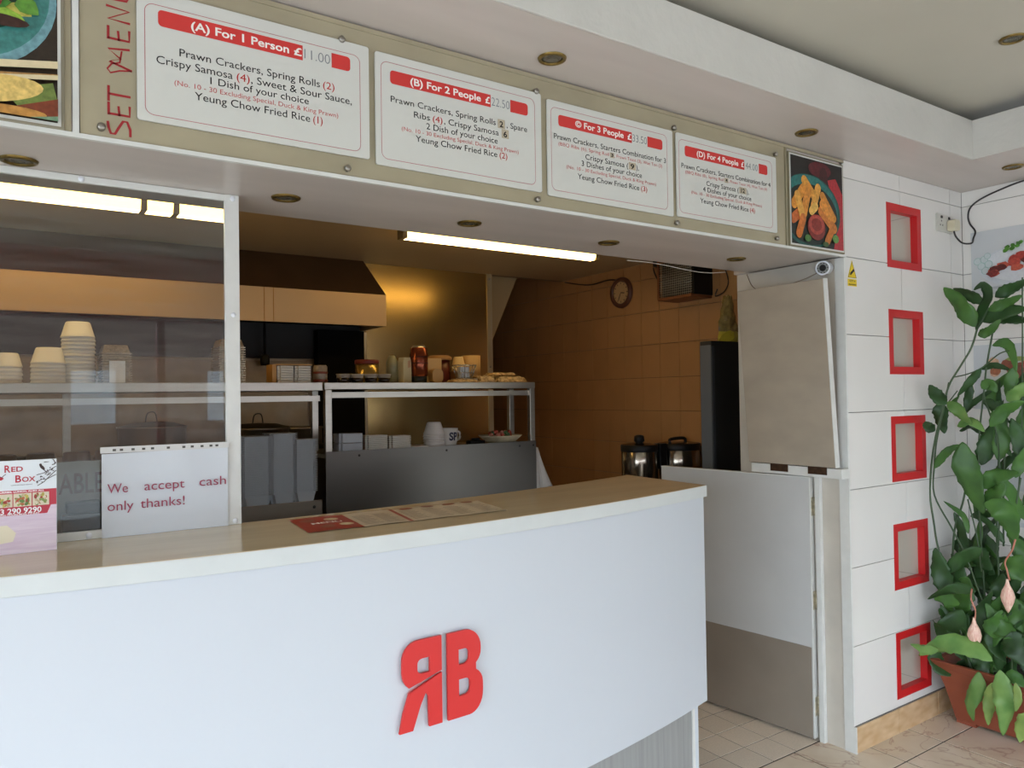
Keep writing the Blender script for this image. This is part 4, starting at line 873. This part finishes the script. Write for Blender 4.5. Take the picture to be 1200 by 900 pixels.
# ---- left shelving unit
t = thing('serving_shelves', 'left stainless serving unit with long top shelf behind the clear screen', 'shelving', (.3, 3.3, 0))
bm = NB(); bx(bm, -1.6, 3.20, 1.537, 1.163, 3.56, 1.574); W_('top_shelf', bm, stl, t, .002)
bm = NB(); bx(bm, -1.6, 3.215, 1.492, 1.155, 3.235, 1.516); W_('rail', bm, stl, t)
for x, y in ((.20, 3.46), (-.9, 3.46), (-.9, 3.22)):
    bm = NB(); bx(bm, x, y, .72, x+.027, y+.027, 1.537); W_('post', bm, stl, t)
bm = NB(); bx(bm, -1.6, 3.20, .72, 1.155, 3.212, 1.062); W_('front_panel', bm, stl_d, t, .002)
bm = NB(); bx(bm, -1.6, 3.212, 1.035, 1.155, 3.56, 1.050); bx(bm, -1.6, 3.212, .0, 1.155, 3.56, .72); W_('deck', bm, stl, t)
bm = NB(); bx(bm, -1.6, 3.36, 1.05, .40, 3.56, 1.262); W_('mid_ledge', bm, stl_d, t)
bm = NB(); lathe(bm, [(0, .004), (.006, .003), (.007, 0)], 10); bmesh.ops.rotate(bm, verts=bm.verts[:], matrix=Matrix.Rotation(math.pi/2, 3, 'X'), cent=(0, 0, 0)); bmesh.ops.translate(bm, verts=bm.verts[:], vec=(1.12, 3.20, 1.035)); W_('screw', bm, ink, t)
# ---- right shelving unit
t = thing('serving_shelves', 'right stainless serving unit with open top shelf and large plain front panel', 'shelving', (1.8, 3.4, 0))
bm = NB(); bx(bm, 1.208, 3.30, 1.543, 2.378, 3.68, 1.575); W_('top_shelf', bm, stl, t, .002)
bm = NB(); bx(bm, 1.215, 3.312, 1.505, 2.345, 3.330, 1.531); W_('rail', bm, stl, t)
for x, y in ((1.212, 3.302), (2.345, 3.302), (2.345, 3.50), (1.255, 3.60)):
    bm = NB(); bx(bm, x, y, 1.25, x+.031, y+.028, 1.543); W_('post', bm, stl, t, .002)
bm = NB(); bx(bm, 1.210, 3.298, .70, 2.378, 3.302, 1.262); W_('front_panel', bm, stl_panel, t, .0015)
bm = NB(); bx(bm, 1.212, 3.303, 1.232, 2.376, 3.68, 1.250); bx(bm, 1.212, 3.303, .0, 2.376, 3.68, .70); bx(bm, 2.370, 3.303, .70, 2.376, 3.68, 1.24); W_('deck', bm, stl, t)
for x in (1.37, 1.83, 2.27, 2.36):
    bm = NB(); lathe(bm, [(0, .004), (.005, .003), (.006, 0)], 10); bmesh.ops.rotate(bm, verts=bm.verts[:], matrix=Matrix.Rotation(math.pi/2, 3, 'X'), cent=(0, 0, 0)); bmesh.ops.translate(bm, verts=bm.verts[:], vec=(x, 3.298, 1.238)); W_('screw', bm, ink, t)

# ---- stacked tubs: every tub is a thing
def lath_obj(name, prof, m, label, cat, loc, grp=None, seg=20, sx=1, sy=1):
    bm = NB(); lathe(bm, prof, seg, (0, 0, 0), 0, sx, sy); o = obj(name, bm, m); o.location = loc; return tag(o, label, cat, grp)
def foam_cup_mesh(rb, rt, h):       # upside-down bowl/cup, open end down
    bm = NB(); lathe(bm, [(0, h), (rt*.9, h), (rt, h-.004), (rb, .008), (rb*1.04, .006), (rb*1.04, 0), (rb*.97, 0)], 24)
    me = bpy.data.meshes.new('foam_tub'); bm.to_mesh(me); bm.free(); me.materials.append(foam); return me
def ordn(k): return ['', 'first', 'second', 'third', 'fourth', 'fifth', 'sixth', 'seventh', 'eighth', 'ninth', 'tenth', 'eleventh', 'twelfth', 'thirteenth', 'fourteenth', 'fifteenth', 'sixteenth', 'seventeenth', 'eighteenth', 'nineteenth'][k] if k < 20 else ['twenti', 'twenty-', 'thirti', 'thirty-'][(k-20)//10*2+(k % 10 > 0)]+('eth' if k % 10 == 0 else ordn(k % 10))
def stack(n, me, x, y, z, step, name, lab, cat, grp, jitter=.0012):
    for k in range(n):
        o = bpy.data.objects.new(name, me); COL.objects.link(o); o.location = (x+random.uniform(-jitter, jitter), y+random.uniform(-jitter, jitter), z+k*step)
        pos_ = 'topmost in the' if k == n-1 else ('lowest in the' if k == 0 else ordn(k+1)+' up in the')
        tag(o, lab.replace('*', pos_), cat, grp)
tub = foam_cup_mesh(.057, .043, .062)
stack(13, tub, .247, 3.36, 1.5745, .0146, 'foam_tub', 'upturned white foam tub, * tallest stack seen through the screen', 'tub', 'tall stack of foam tubs')
stack(6, tub, .148, 3.34, 1.5745, .0146, 'foam_tub', 'upturned white foam tub, * stack just left of the tallest', 'tub', 'second stack of foam tubs')
tub2 = foam_cup_mesh(.045, .034, .055)
stack(5, tub2, .020, 3.36, 1.5745, .0146, 'foam_tub', 'upturned white foam tub, * stack at the far left edge', 'tub', 'leftmost stack of foam tubs')
cup = foam_cup_mesh(.052, .036, .062)
stack(6, cup, 1.825, 3.42, 1.2505, .0125, 'foam_bowl', 'upturned white foam bowl, * stack on the lower deck', 'bowl', 'stack of foam bowls on the right unit')
# foil trays
def tray_mesh(w, d, h, name, m):
    bm = NB(); o_ = [(w/2, d/2, 0, .0), (w/2*1.0, d/2, h*.9, 0)]
    v = bx(bm, -w/2, -d/2, 0, w/2, d/2, h); 
    for q in v[4:]: q.co.x *= .8; q.co.y *= .85
    bx(bm, -w/2-.004, -d/2-.004, 0, w/2+.004, d/2+.004, .0035)
    me = bpy.data.meshes.new(name); bm.to_mesh(me); bm.free(); me.materials.append(m); return me
foil = mat('foil', '#b4a68f', .3, .8, var=.3, vscale=80, bump=.3, bscale=120)
ft = tray_mesh(.10, .13, .035, 'foil_tray', foil)
stack(13, ft, .372, 3.36, 1.5745, .0095, 'foil_tray', 'upturned foil tray, * stack seen through the screen', 'foil tray', 'stack of foil trays behind the screen')
stack(16, ft, .800, 3.34, 1.5745, .0098, 'foil_tray', 'upturned foil tray, * stack right behind the white screen post', 'foil tray', 'stack of foil trays by the post')
tag(boxo('card_label', (.345, 3.280, 1.576), (.400, 3.283, 1.66), paper), 'small white card leaning on the foil trays behind the screen', 'card')
# lids stacks (white/gold) on left shelf
lid_m = mat('white_lid', '#d8d4c8', .35)
def slab_mesh(w, d, h, m, name='lid'):
    bm = NB(); bx(bm, -w/2, -d/2, .0008, w/2, d/2, h-.0012)
    bmesh.ops.bevel(bm, geom=[e for e in bm.edges if abs(e.verts[0].co.z-e.verts[1].co.z) > h*.5], offset=.012, segments=2, affect='EDGES')
    me = bpy.data.meshes.new(name); bm.to_mesh(me); bm.free(); me.materials.append(m); return me
lm = slab_mesh(.072, .10, .0105, lid_m)
stack(7, lm, 1.033, 3.34, 1.5745, .0108, 'container_lid', 'flat white container lid, * left stack beside the jars', 'lid', 'left stack of white lids')
stack(7, lm, 1.110, 3.34, 1.5745, .0108, 'container_lid', 'flat white container lid, * right stack beside the jars', 'lid', 'right stack of white lids')
bm = NB(); bx(bm, .975, 3.30, 1.575, .992, 3.39, 1.655); bx(bm, .992, 3.30, 1.652, 1.152, 3.39, 1.657); tag(obj('open_carton', bm, mat('amber_card', '#b98a48', .5)), 'amber cardboard edge wrapped around the white lids', 'carton')
# tall stacks of milky containers (left unit, lower deck)
cm_ = NB(); v = bx(cm_, -.06, -.055, 0, .06, .055, .048)
for q in v[:4]: q.co.x *= .80; q.co.y *= .80
bmesh.ops.bevel(cm_, geom=[e for e in cm_.edges if abs(e.verts[0].co.z-e.verts[1].co.z) > .02], offset=.016, segments=3, affect='EDGES')
bx(cm_, -.062, -.057, .046, .062, .057, .0488); mc = bpy.data.meshes.new('container'); cm_.to_mesh(mc); cm_.free(); mc.materials.append(tubm)
for (x, y, n, s, sc) in ((.887, 3.30, 34, 'left', 1.16), (1.010, 3.32, 35, 'middle', .98), (1.105, 3.315, 31, 'right', .88)):
    for k in range(n):
        o = bpy.data.objects.new('plastic_container', mc); COL.objects.link(o); o.location = (x, y, 1.0502+k*.0075); o.scale = (sc, sc, 1)
        tag(o, 'milky plastic container, '+('topmost' if k == n-1 else 'lowest' if k == 0 else ordn(k+1)+' up')+' in the '+s+' tall stack behind the counter', 'container', s+' tall stack of milky containers')
# containers on the right unit's lower deck
c2 = slab_mesh(.115, .10, .044, tubm, 'container')
stack(2, c2, 1.352, 3.39, 1.2505, .0445, 'plastic_container', 'milky lidded container, * pair at the left of the lower deck', 'container', 'pair of milky containers')
lm2 = slab_mesh(.115, .10, .0065, lid_m)
stack(11, lm2, 1.480, 3.39, 1.2505, .0068, 'container_lid', 'thin white lid, * left lid stack on the lower deck', 'lid', 'left lid stack on the lower deck')
stack(10, lm2, 1.603, 3.39, 1.2505, .0068, 'container_lid', 'thin white lid, * right lid stack on the lower deck', 'lid', 'right lid stack on the lower deck')
tag(boxo('flat_tray', (1.67, 3.36, 1.2505), (1.76, 3.44, 1.262), foam, None, .002), 'shallow white tray beside the foam bowls', 'tray')
# mug with dark lettering
t = thing('mug', 'white mug with dark blue letters S P behind the foam bowls', 'mug', (1.935, 3.47, 1.2505))
bm = NB(); lathe(bm, [(0, 0), (.042, 0), (.046, .004), (.052, .088), (.049, .088), (.044, .01), (0, .008)], 28); obj('body', bm, foam, t)
bm = NB(); tube(bm, smooth_path([(.046, .01, .07), (.075, .012, .065), (.075, .012, .03), (.045, .01, .02)], 5), .005, 8); obj('handle', bm, foam, t)
bm = NB()
def mp_(u, v): a = u/.05; return (.0512*math.sin(a)*(1+.1*(v-.05)), -.0512*math.cos(a)*(1+.1*(v-.05)), v)
text(bm, 'SP', -.020, .030, .028, .038, .045, mp_); text(bm, '.', .036, .042, .028, .038, .03, mp_); obj('lettering', bm, mat('navy_ink', '#1d2440', .4), t)
t = thing('mixing_bowl', 'wide cream bowl heaped with red and green vegetables on the lower deck', 'bowl', (2.215, 3.40, 1.2505))
bm = NB(); lathe(bm, [(0, 0), (.065, 0), (.075, .005), (.115, .04), (.117, .044), (.112, .043), (.07, .01), (0, .008)], 28); obj('body', bm, mat('cream_bowl', '#b5ab90', .4, var=.1, vscale=30), t)
bm = NB(); rr_ = random.Random(2)
for i in range(16):
    a = rr_.uniform(0, 6.3); r = rr_.uniform(0, .06); bmesh.ops.create_icosphere(bm, subdivisions=1, radius=rr_.uniform(.010, .018), matrix=Matrix.Translation((r*math.cos(a), r*math.sin(a), .04+rr_.uniform(0, .018))))
for i, f in enumerate(bm.faces): f.material_index = (i//20) % 3
o = obj('vegetables', bm, [mat('veg_red', '#a8402c', .5), mat('veg_green', '#3c5a34', .5), mat('veg_pink', '#c07a68', .5)], t)
bm = NB(); bx(bm, 2.03, 3.40, 1.2505, 2.12, 3.45, 1.272); bx(bm, 2.055, 3.41, 1.272, 2.095, 3.44, 1.283); tag(obj('black_tray', bm, black, None, .004), 'small black box beside the vegetable bowl', 'box')
tag(boxo('black_poster', (2.742, 4.60, 1.36), (2.86, 4.62, 1.60), mat('black_board', '#15130f', .35)), 'small black chalk board in the dark alcove behind the right unit', 'board')
# hanging cloth
t = None
bm = NB(); n = 60; rows = []
for j in range(15):
    v = j/14; z = 1.222-.24*v; w = .011+.050*v**1.1; cx = 2.403+.038*v; fold = .10+.26*v
    ring_ = []
    for i in range(n):
        a = 2*math.pi*i/n; k = 1+fold*(.6*math.sin(7*a+1.3+v)+.4*math.sin(11*a+4*v))
        ring_.append(bm.verts.new((cx+w*k*math.cos(a), 3.335+.45*w*k*math.sin(a), z-.022*v*math.sin(3*a+1)-.01*v*math.sin(7*a))))
    rows.append(ring_)
for a, b in zip(rows, rows[1:]):
    for i in range(n): bm.faces.new((a[i], a[(i+1) % n], b[(i+1) % n], b[i])).smooth = True
bm.faces.new(rows[0][::-1]); bm.faces.new(rows[-1])
tag(obj('tea_towel', bm, mat('towel', '#b9b6b0', .8, bump=.3, bscale=60)), 'crumpled white cloth hanging from the right corner of the serving unit', 'cloth')

# ---- goods on the right unit's top shelf (z 1.575)
ZT = 1.5755
# four little sauce pots
for i, x in enumerate((1.315, 1.382, 1.452, 1.520)):
    t = thing('sauce_pot', ['leftmost', 'second', 'third', 'rightmost'][i]+' of four small clear pots of dark sauce in a row', 'sauce pot', (x, 3.345, ZT), group='sauce pots in a row')
    if i == 0:
        bm = NB(); lathe(bm, [(0, 0), (.027, 0), (.029, .022), (0, .022)], 18); m1 = obj('sauce', bm, mat('dark_sauce', '#1a0f0a', .25), t)
        bm = NB(); lathe(bm, [(.0292, .022), (.031, .034), (.033, .035), (.033, .040), (0, .041)], 18); m2 = obj('lid', bm, mat('cloudy_lid', '#9c9488', .3), t); sp0 = t
    else:
        for s_ in (m1, m2):
            c = s_.copy(); COL.objects.link(c); c.parent = t
t = thing('lidded_jar', 'clear jar with red bands next to the white lids', 'jar', (1.225, 3.40, ZT))
bm = NB(); lathe(bm, [(0, 0), (.030, 0), (.032, .03), (.032, .075), (.026, .082), (0, .082)], 18); obj('body', bm, mat('cloudy_jar', '#8f8272', .3, var=.3, vscale=60), t)
bm = NB(); lathe(bm, [(.0325, .004), (.034, .006), (.034, .014), (.0325, .016)], 18); lathe(bm, [(.0325, .042), (.034, .044), (.034, .05), (.0325, .052)], 18); obj('red_band', bm, mat('amber_red', '#7a3020', .4), t)
t = thing('biscuit_tin', 'shiny gold round tin with dark red lid', 'tin', (1.495, 3.49, ZT))
bm = NB(); lathe(bm, [(0, 0), (.056, 0), (.057, .002), (.057, .098), (0, .098)], 28); obj('body', bm, mat('gold_tin', '#b39a5c', .25, .85), t)
bm = NB(); lathe(bm, [(.0575, .094), (.0595, .095), (.0595, .112), (.055, .115), (0, .115)], 28); obj('lid', bm, mat('tin_lid', '#6e1f16', .4), t)
def bottleish(x, y, w, h, label, m, capm=None, grp=None):
    t = thing('sauce_bottle', label, 'bottle', (x, y, ZT)); bm = NB()
    lathe(bm, [(0, 0), (w, 0), (w, h*.75), (w*.7, h*.92), (w*.45, h), (0, h)], 18); obj('body', bm, m, t)
    bm = NB(); lathe(bm, [(w*.9, h*.72), (w*.98, h*.75), (w*.7, h*.92), (w*.2, h)], 18); obj('shoulder', bm, capm or m, t)
bottleish(1.635, 3.50, .030, .140, 'cloudy bottle with green label beside the copper flask', mat('olive_bottle', '#8a8460', .4, var=.2, vscale=30), mat('green_label', '#4d6a58', .5))
t = thing('drink_carton', 'cream drink carton leaning beside the cloudy bottle', 'carton', (1.685, 3.46, ZT), .25)
bm = NB(); prism(bm, [(-.027, -.022, 0), (.027, -.022, 0), (.027, -.022, .105), (.020, -.022, .128), (-.020, -.022, .128), (-.027, -.022, .105)], (0, .044, 0)); obj('body', bm, mat('cream_carton', '#b9b08c', .45), t, .002)
bm = NB(); poly(bm, [(.002, -.0225, .075), (.022, -.0225, .08), (.022, -.0225, .115), (.002, -.0225, .11)]); obj('pink_print', bm, mat('carton_pink', '#b08a6c', .5), t)
t = thing('travel_flask', 'copper coloured metal flask with silver cap and black base', 'flask', (1.765, 3.46, ZT))
cop = mat('copper', '#8a4a34', .25, .85)
bm = NB(); lathe(bm, [(.040, .034), (.045, .036), (.047, .10), (.046, .15), (.043, .154), (.043, .176), (.036, .180)], 26); obj('body', bm, cop, t)
bm = NB(); lathe(bm, [(.0475, .098), (.0482, .1), (.0475, .102)], 26); lathe(bm, [(.0468, .13), (.0474, .132), (.0466, .134)], 26); obj('band', bm, mat('copper_dark', '#3c1c14', .4, .5), t)
bm = NB(); lathe(bm, [(.036, .180), (.030, .190), (0, .190)], 22); obj('cap', bm, mat('silver_cap', '#b0aaa0', .3, .8), t)
bm = NB(); lathe(bm, [(0, 0), (.040, 0), (.041, .034), (.0, .034)], 22); obj('base', bm, mat('dark_green_base', '#1c2420', .4), t)
t = thing('paper_bags', 'upright stack of tan paper bags right of the copper flask', 'paper bags', (1.87, 3.52, ZT))
bm = NB(); bx(bm, -.055, -.01, 0, .055, .03, .130); obj('stack', bm, mat('tan_paper', '#c2a06a', .6), t, .003)
t = thing('small_carton', 'small rounded tan carton in front of the paper bags', 'carton', (1.842, 3.42, ZT))
bm = NB(); prism(bm, [(u, -.02, v) for u, v in rrect(-.03, 0, .03, .07, .022)], (0, .05, 0)); obj('body', bm, mat('tan_card', '#a8844f', .6), t)
t = thing('lidded_pot', 'small dark red pot with round wooden lid behind the wire basket', 'pot', (1.96, 3.60, ZT))
bm = NB(); lathe(bm, [(0, 0), (.05, 0), (.055, .02), (.055, .125), (0, .125)], 22); obj('body', bm, mat('maroon_pot', '#5a1e14', .4), t)
bm = NB(); lathe(bm, [(0, .125), (.066, .125), (.068, .130), (.066, .142), (.05, .150), (0, .152)], 24); obj('lid', bm, mat('wood_lid', '#a07440', .5), t)
stackcup = foam_cup_mesh(.037, .026, .060); stackcup.materials.clear(); stackcup.materials.append(mat('cream_cup', '#d4b477', .5))
stack(2, stackcup, 2.05, 3.55, ZT+.065, .018, 'paper_cup', 'upturned cream paper cup, * pair behind the wire basket', 'cup', 'pair of cream paper cups')
tag(boxo('cup_box', (2.015, 3.515, ZT), (2.09, 3.59, ZT+.064), mat('brown_card', '#8a6238', .6)), 'small brown box under the cream paper cups', 'box')
# wire basket
t = thing('wire_basket', 'small round chrome wire basket holding white packets', 'basket', (1.985, 3.38, ZT+.004))
bm = NB()
for z, r in ((.018, .042), (.045, .052), (.085, .066)):
    tube(bm, [(r*math.cos(a*.3142), r*.8*math.sin(a*.3142), z) for a in range(21)], .0022, 5, caps=False)
for a in range(16): c, s = math.cos(a*.3927), math.sin(a*.3927); tube(bm, [(.042*c, .034*s, .018), (.066*c, .053*s, .085)], .0016, 4)
obj('wire_frame', bm, mat('chrome_wire', '#a8a8a4', .25, .9), t)
bm = NB(); bx(bm, -.055, -.045, .0, .055, .045, .016); obj('base', bm, foil, t, .003)
for i in range(5): tag(boxo('sauce_packet', (1.955+.011*i, 3.365, ZT+.025), (1.963+.011*i, 3.395, ZT+.080), mat('blue_white_packet', '#b9c2cc', .4)), ('leftmost', 'second', 'middle', 'fourth', 'rightmost')[i]+' of five thin white packets standing in the wire basket', 'packet', 'white packets in the wire basket')
t = thing('paper_roll', 'upright tan paper roll on the shelf', 'paper roll', (2.135, 3.56, ZT))
bm = NB(); lathe(bm, [(0, 0), (.052, 0), (.052, .150), (.02, .150), (.02, .148), (0, .148)], 28); obj('roll', bm, mat('kraft_roll', '#b8935a', .6, var=.06, vscale=60, vstretch=(1, 1, .1)), t)
# plastic wrapped packs
wrap = mat('clear_wrap', '#d0b07c', .25, col2='#5a4228', vscale=48, detail=4, bump=.8, bscale=70)
rr_ = random.Random(12)
for i, (x, y, w, d, h, z) in enumerate(((1.96, 3.355, .16, .09, .016, 0), (2.09, 3.36, .10, .10, .038, 0), (2.24, 3.38, .18, .13, .036, 0), (2.30, 3.52, .17, .12, .046, 0), (2.22, 3.40, .16, .10, .016, .037), (2.40, 3.42, .10, .14, .030, 0))):
    x = min(x, 2.372-w/2)
    bm = NB(); bmesh.ops.create_grid(bm, x_segments=10, y_segments=6, size=.5)
    for v in bm.verts:
        u, q = v.co.x*2, v.co.y*2; e = (1-u**6)*(1-q**6); v.co = Vector((v.co.x*w, v.co.y*d, .002+max(0, e)**.4*h*rr_.uniform(.72, 1.0)))
    bmesh.ops.solidify(bm, geom=bm.faces[:], thickness=.001)
    o = obj('wrapped_pack', bm, wrap); o.location = (x, y, ZT+z)
    tag(o, 'crinkled plastic wrapped pack, '+['flat, under the wire basket', 'below the paper roll', 'centre of the right end', 'at the back of the right end', 'lying on top of the others', 'rightmost on the shelf'][i], 'packet', 'plastic wrapped packs on the top shelf')
# bowls seen through the screen on the mid ledge
bb = foam_cup_mesh(.05, .046, .045); bb.materials.clear(); bb.materials.append(mat('brown_bowl', '#6d4f38', .4))
for i, x in enumerate((.03, .155, .275, .385)):
    o = bpy.data.objects.new('brown_bowl', bb); COL.objects.link(o); o.location = (x-.03, 3.44, 1.2625); tag(o, ['leftmost', 'second', 'third', 'rightmost'][i]+' of four small brown bowls behind the screen', 'bowl', 'brown bowls behind the screen')
# dark till-like box behind the screen gap
bm = NB(); bx(bm, .125, 2.23, .9495, .225, 2.285, 1.215); bx(bm, .135, 2.235, 1.215, .215, 2.28, 1.245)
tag(obj('card_machine', bm, mat('grey_machine', '#3a3a3a', .4), None, .006), 'dark grey machine between the flyer and the notice behind the screen', 'machine')
tag(boxo('work_shelf', (-1.2, 2.17, .93), (.5, 2.62, .949), mat('shelf_grey', '#55504a', .5)), 'grey work shelf on the kitchen side of the counter', 'shelf')

t = thing('reflected_letter_board', 'added board standing in for reflected reddish capital letters ABLE behind the screen beside the flyer', 'sign', (.2, 2.30, .95))  # board added behind the pane to imitate lettering reflected in it
bm = NB(); bx(bm, .105, 2.30, .95, .245, 2.306, 1.345); W_('board', bm, mat('dull_board', '#a09a90', .5), t)
bm = NB(); text(bm, 'ABLE', .123, .226, 1.262, .052, .01, onwall(2.2995)); W_('lettering', bm, mat('reflected_letter_red', '#6e3430', .6), t)
# ---- kitchen right wall ------------------------------------------------------
t = thing('wall_clock', 'round wooden wall clock on the brown kitchen tiles', 'clock', (3.37, 3.687, 2.168))
def face(bm): bmesh.ops.rotate(bm, verts=bm.verts[:], matrix=Matrix.Rotation(-math.pi/2, 3, 'Y'), cent=(0, 0, 0)); return bm
bm = NB(); lathe(bm, [(.072, .010), (.074, .018), (.085, .024), (.098, .018), (.102, .004), (.102, 0), (.07, 0)], 40); obj('rim', face(bm), mat('clock_wood', '#5a3426', .4), t)
bm = NB(); lathe(bm, [(0, .010), (.073, .010)], 40); obj('dial', face(bm), mat('clock_dial', '#c09a6c', .5), t)
bm = NB()
cp = lambda u, v: (-.0115, -u, v)
for k in range(12): a = k*math.pi/6; s, c = math.sin(a), math.cos(a); ribbon(bm, [(.054*s, .054*c), (.066*s, .066*c)], .005, cp)
ribbon(bm, [(0, 0), (.034, -.006)], .006, cp); ribbon(bm, [(0, 0), (-.026, -.045)], .004, cp); ribbon(bm, [(0, 0), (-.022, -.05)], .003, cp); obj('hands_and_marks', bm, ink, t)
t = thing('wall_heater', 'black box shaped wall unit with wire grille under the beam', 'heater', (3.2, 3.05, 2.15))
bm = NB(); bx(bm, 3.215, 2.925, 2.06, 3.369, 3.06, 2.32); bx(bm, 3.215, 3.0, 2.30, 3.369, 3.19, 2.32); bx(bm, 3.33, 3.0, 2.07, 3.369, 3.19, 2.31); W_('case', bm, black, t, .003)
bm = NB(); bx(bm, 3.195, 2.93, 2.045, 3.369, 3.19, 2.062); bx(bm, 3.197, 3.182, 2.05, 3.215, 3.196, 2.33); bx(bm, 3.197, 2.925, 2.262, 3.21, 3.19, 2.270); W_('tray', bm, mat('heater_copper', '#7c4c2c', .4, .4), t, .002)
bm = NB()
for i in range(22): y = 2.94+.0112*i; tube(bm, [(3.205, y, 2.062), (3.205, y, 2.262)], .0016, 4)
for z in [2.075+.0135*i for i in range(14)]: tube(bm, [(3.203, 2.93, z), (3.203, 3.188, z)], .0012, 4)
W_('grille', bm, mat('grille_wire', '#a89c86', .4, .4), t)
bm = NB(); bx(bm, 3.23, 3.0, 2.07, 3.32, 3.185, 2.30); W_('grille_back', bm, mat('grille_dark', '#2c1d12', .6), t)
bm = NB(); tube(bm, smooth_path([atX(735, 331, 3.36), atX(715, 328, 3.36), atX(690, 334, 3.365), atX(662, 331, 3.365)], 6), .005, 6); tube(bm, smooth_path([(3.35, 3.28, 2.30), (3.345, 3.37, 2.29), (3.34, 3.33, 2.20), (3.33, 3.26, 2.18), (3.30, 3.19, 2.19)], 6), .004, 6)
bx(bm, 3.33, 3.24, 2.285, 3.369, 3.36, 2.32)
tag(obj('heater_cable', bm, mat('dark_brown_cable', '#2c1c10', .5)), 'dark cable looping from the ceiling to the left of the wall heater', 'cable')
bm = NB(); tube(bm, smooth_path([(3.34, 2.90, 2.26), (3.33, 2.83, 2.24), (3.34, 2.79, 2.13), (3.345, 2.82, 2.07), (3.35, 2.89, 2.05), (3.355, 2.88, 2.09)], 6), .004, 6)
tag(obj('heater_cable', bm, mat('dark_brown_cable')), 'dark cable hanging in a loop to the right of the wall heater', 'cable')
bm = NB(); tube(bm, smooth_path([atY(735, 305, 2.33), atY(770, 309, 2.335), atY(820, 319, 2.335), atY(850, 319, 2.33)], 6), .0018, 6)
tag(obj('white_cable', bm, mat('white_cable', '#c9c2b4', .5)), 'thin white cable sagging along the back edge of the beam', 'cable')
# tall dark cabinet with grey door edge
t = thing('tall_fridge', 'tall black fridge with grey metal side strip in the kitchen doorway', 'fridge', (3.2, 2.68, 0))
bm = NB(); bx(bm, 3.03, 2.65, .0, 3.368, 2.725, 1.772); W_('body', bm, mat('fridge_black', '#24221f', .45), t, .003)
bm = NB(); bx(bm, 3.027, 2.652, .05, 3.030, 2.722, 1.750); W_('side_strip', bm, mat('grey_strip', '#6e7274', .35, .4), t)
bm = NB(); bx(bm, 3.03, 2.646, .05, 3.05, 2.650, 1.745); W_('door_edge', bm, mat('dark_edge', '#3b3d3e', .4), t)
# yellow bag on top
bm = NB(); rr_ = random.Random(6); N = 14; rows = []
for j in range(10):
    v = j/9; z = 1.7725+.245*v; w = (.075 if v < .35 else .075*(1-.75*(v-.35)/.65))
    rows.append([bm.verts.new((3.205+w*1.0*math.cos(2*math.pi*i/N)*rr_.uniform(.75, 1.15), 2.685+.028*math.sin(2*math.pi*i/N)*rr_.uniform(.7, 1.1), z+rr_.uniform(-.006, .006)*(j > 0))) for i in range(N)])
for a, b in zip(rows, rows[1:]):
    for i in range(N):
        f = bm.faces.new((a[i], a[(i+1) % N], b[(i+1) % N], b[i])); f.material_index = 0 if a is rows[0] or a is rows[1] else 1
bm.faces.new(rows[0][::-1]); bm.faces.new(rows[-1])
tag(obj('plastic_bag', bm, [mat('yellow_bag', '#b39a2c', .4), mat('crinkled_film', '#a98c50', .2, var=.4, vscale=30, trans=.3)]), 'crinkled clear and yellow plastic bag standing on the black fridge', 'bag')
# two steel urns on a side table
tag(boxo('side_table', (2.62, 3.0, .88), (3.36, 3.45, .92), stl_d, None, .003), 'steel side table carrying the two urns', 'table')
urn = mat('urn_steel', '#8c8274', .16, .92)
def urnt(x, y, r, h, label, knob):
    t = thing('steel_urn', label, 'urn', (x, y, .9205), group='steel urns')
    bm = NB(); lathe(bm, [(0, 0), (r, 0), (r, h), (r*.98, h+.002)], 32); obj('body', bm, urn, t)
    bm = NB(); lathe(bm, [(r*1.01, h-.03), (r*1.03, h-.025), (r*1.03, h+.004), (r*.98, h+.008)], 32); obj('black_rim', bm, black, t)
    bm = NB(); lathe(bm, [(r*.98, h+.006), (r*.7, h+.013), (0, h+.016)], 32); obj('lid', bm, chrome_dark, t)
    bm = NB()
    if knob: lathe(bm, [(.022, h+.012), (.022, h+.02), (.031, h+.028), (.027, h+.055), (.015, h+.062), (0, h+.063)], 10)
    else: tube(bm, smooth_path([(-r*.75, -.02, h+.01), (-r*.7, -.02, h+.032), (r*.1, -.03, h+.036), (r*.2, -.03, h+.01)], 5), .009, 8)
    obj('knob' if knob else 'handle', bm, black, t)
    if knob: bm = NB(); bx(bm, r*.72, -r*.9, h-.13, r*1.25, -r*.3, h+.012); obj('latch', bm, black, t, .005)
urnt(2.98, 3.14, .102, .290, 'left steel urn with angular black knob on its lid', True)
urnt(3.236, 3.085, .120, .290, 'right steel urn with black carrying handle across its lid', False)
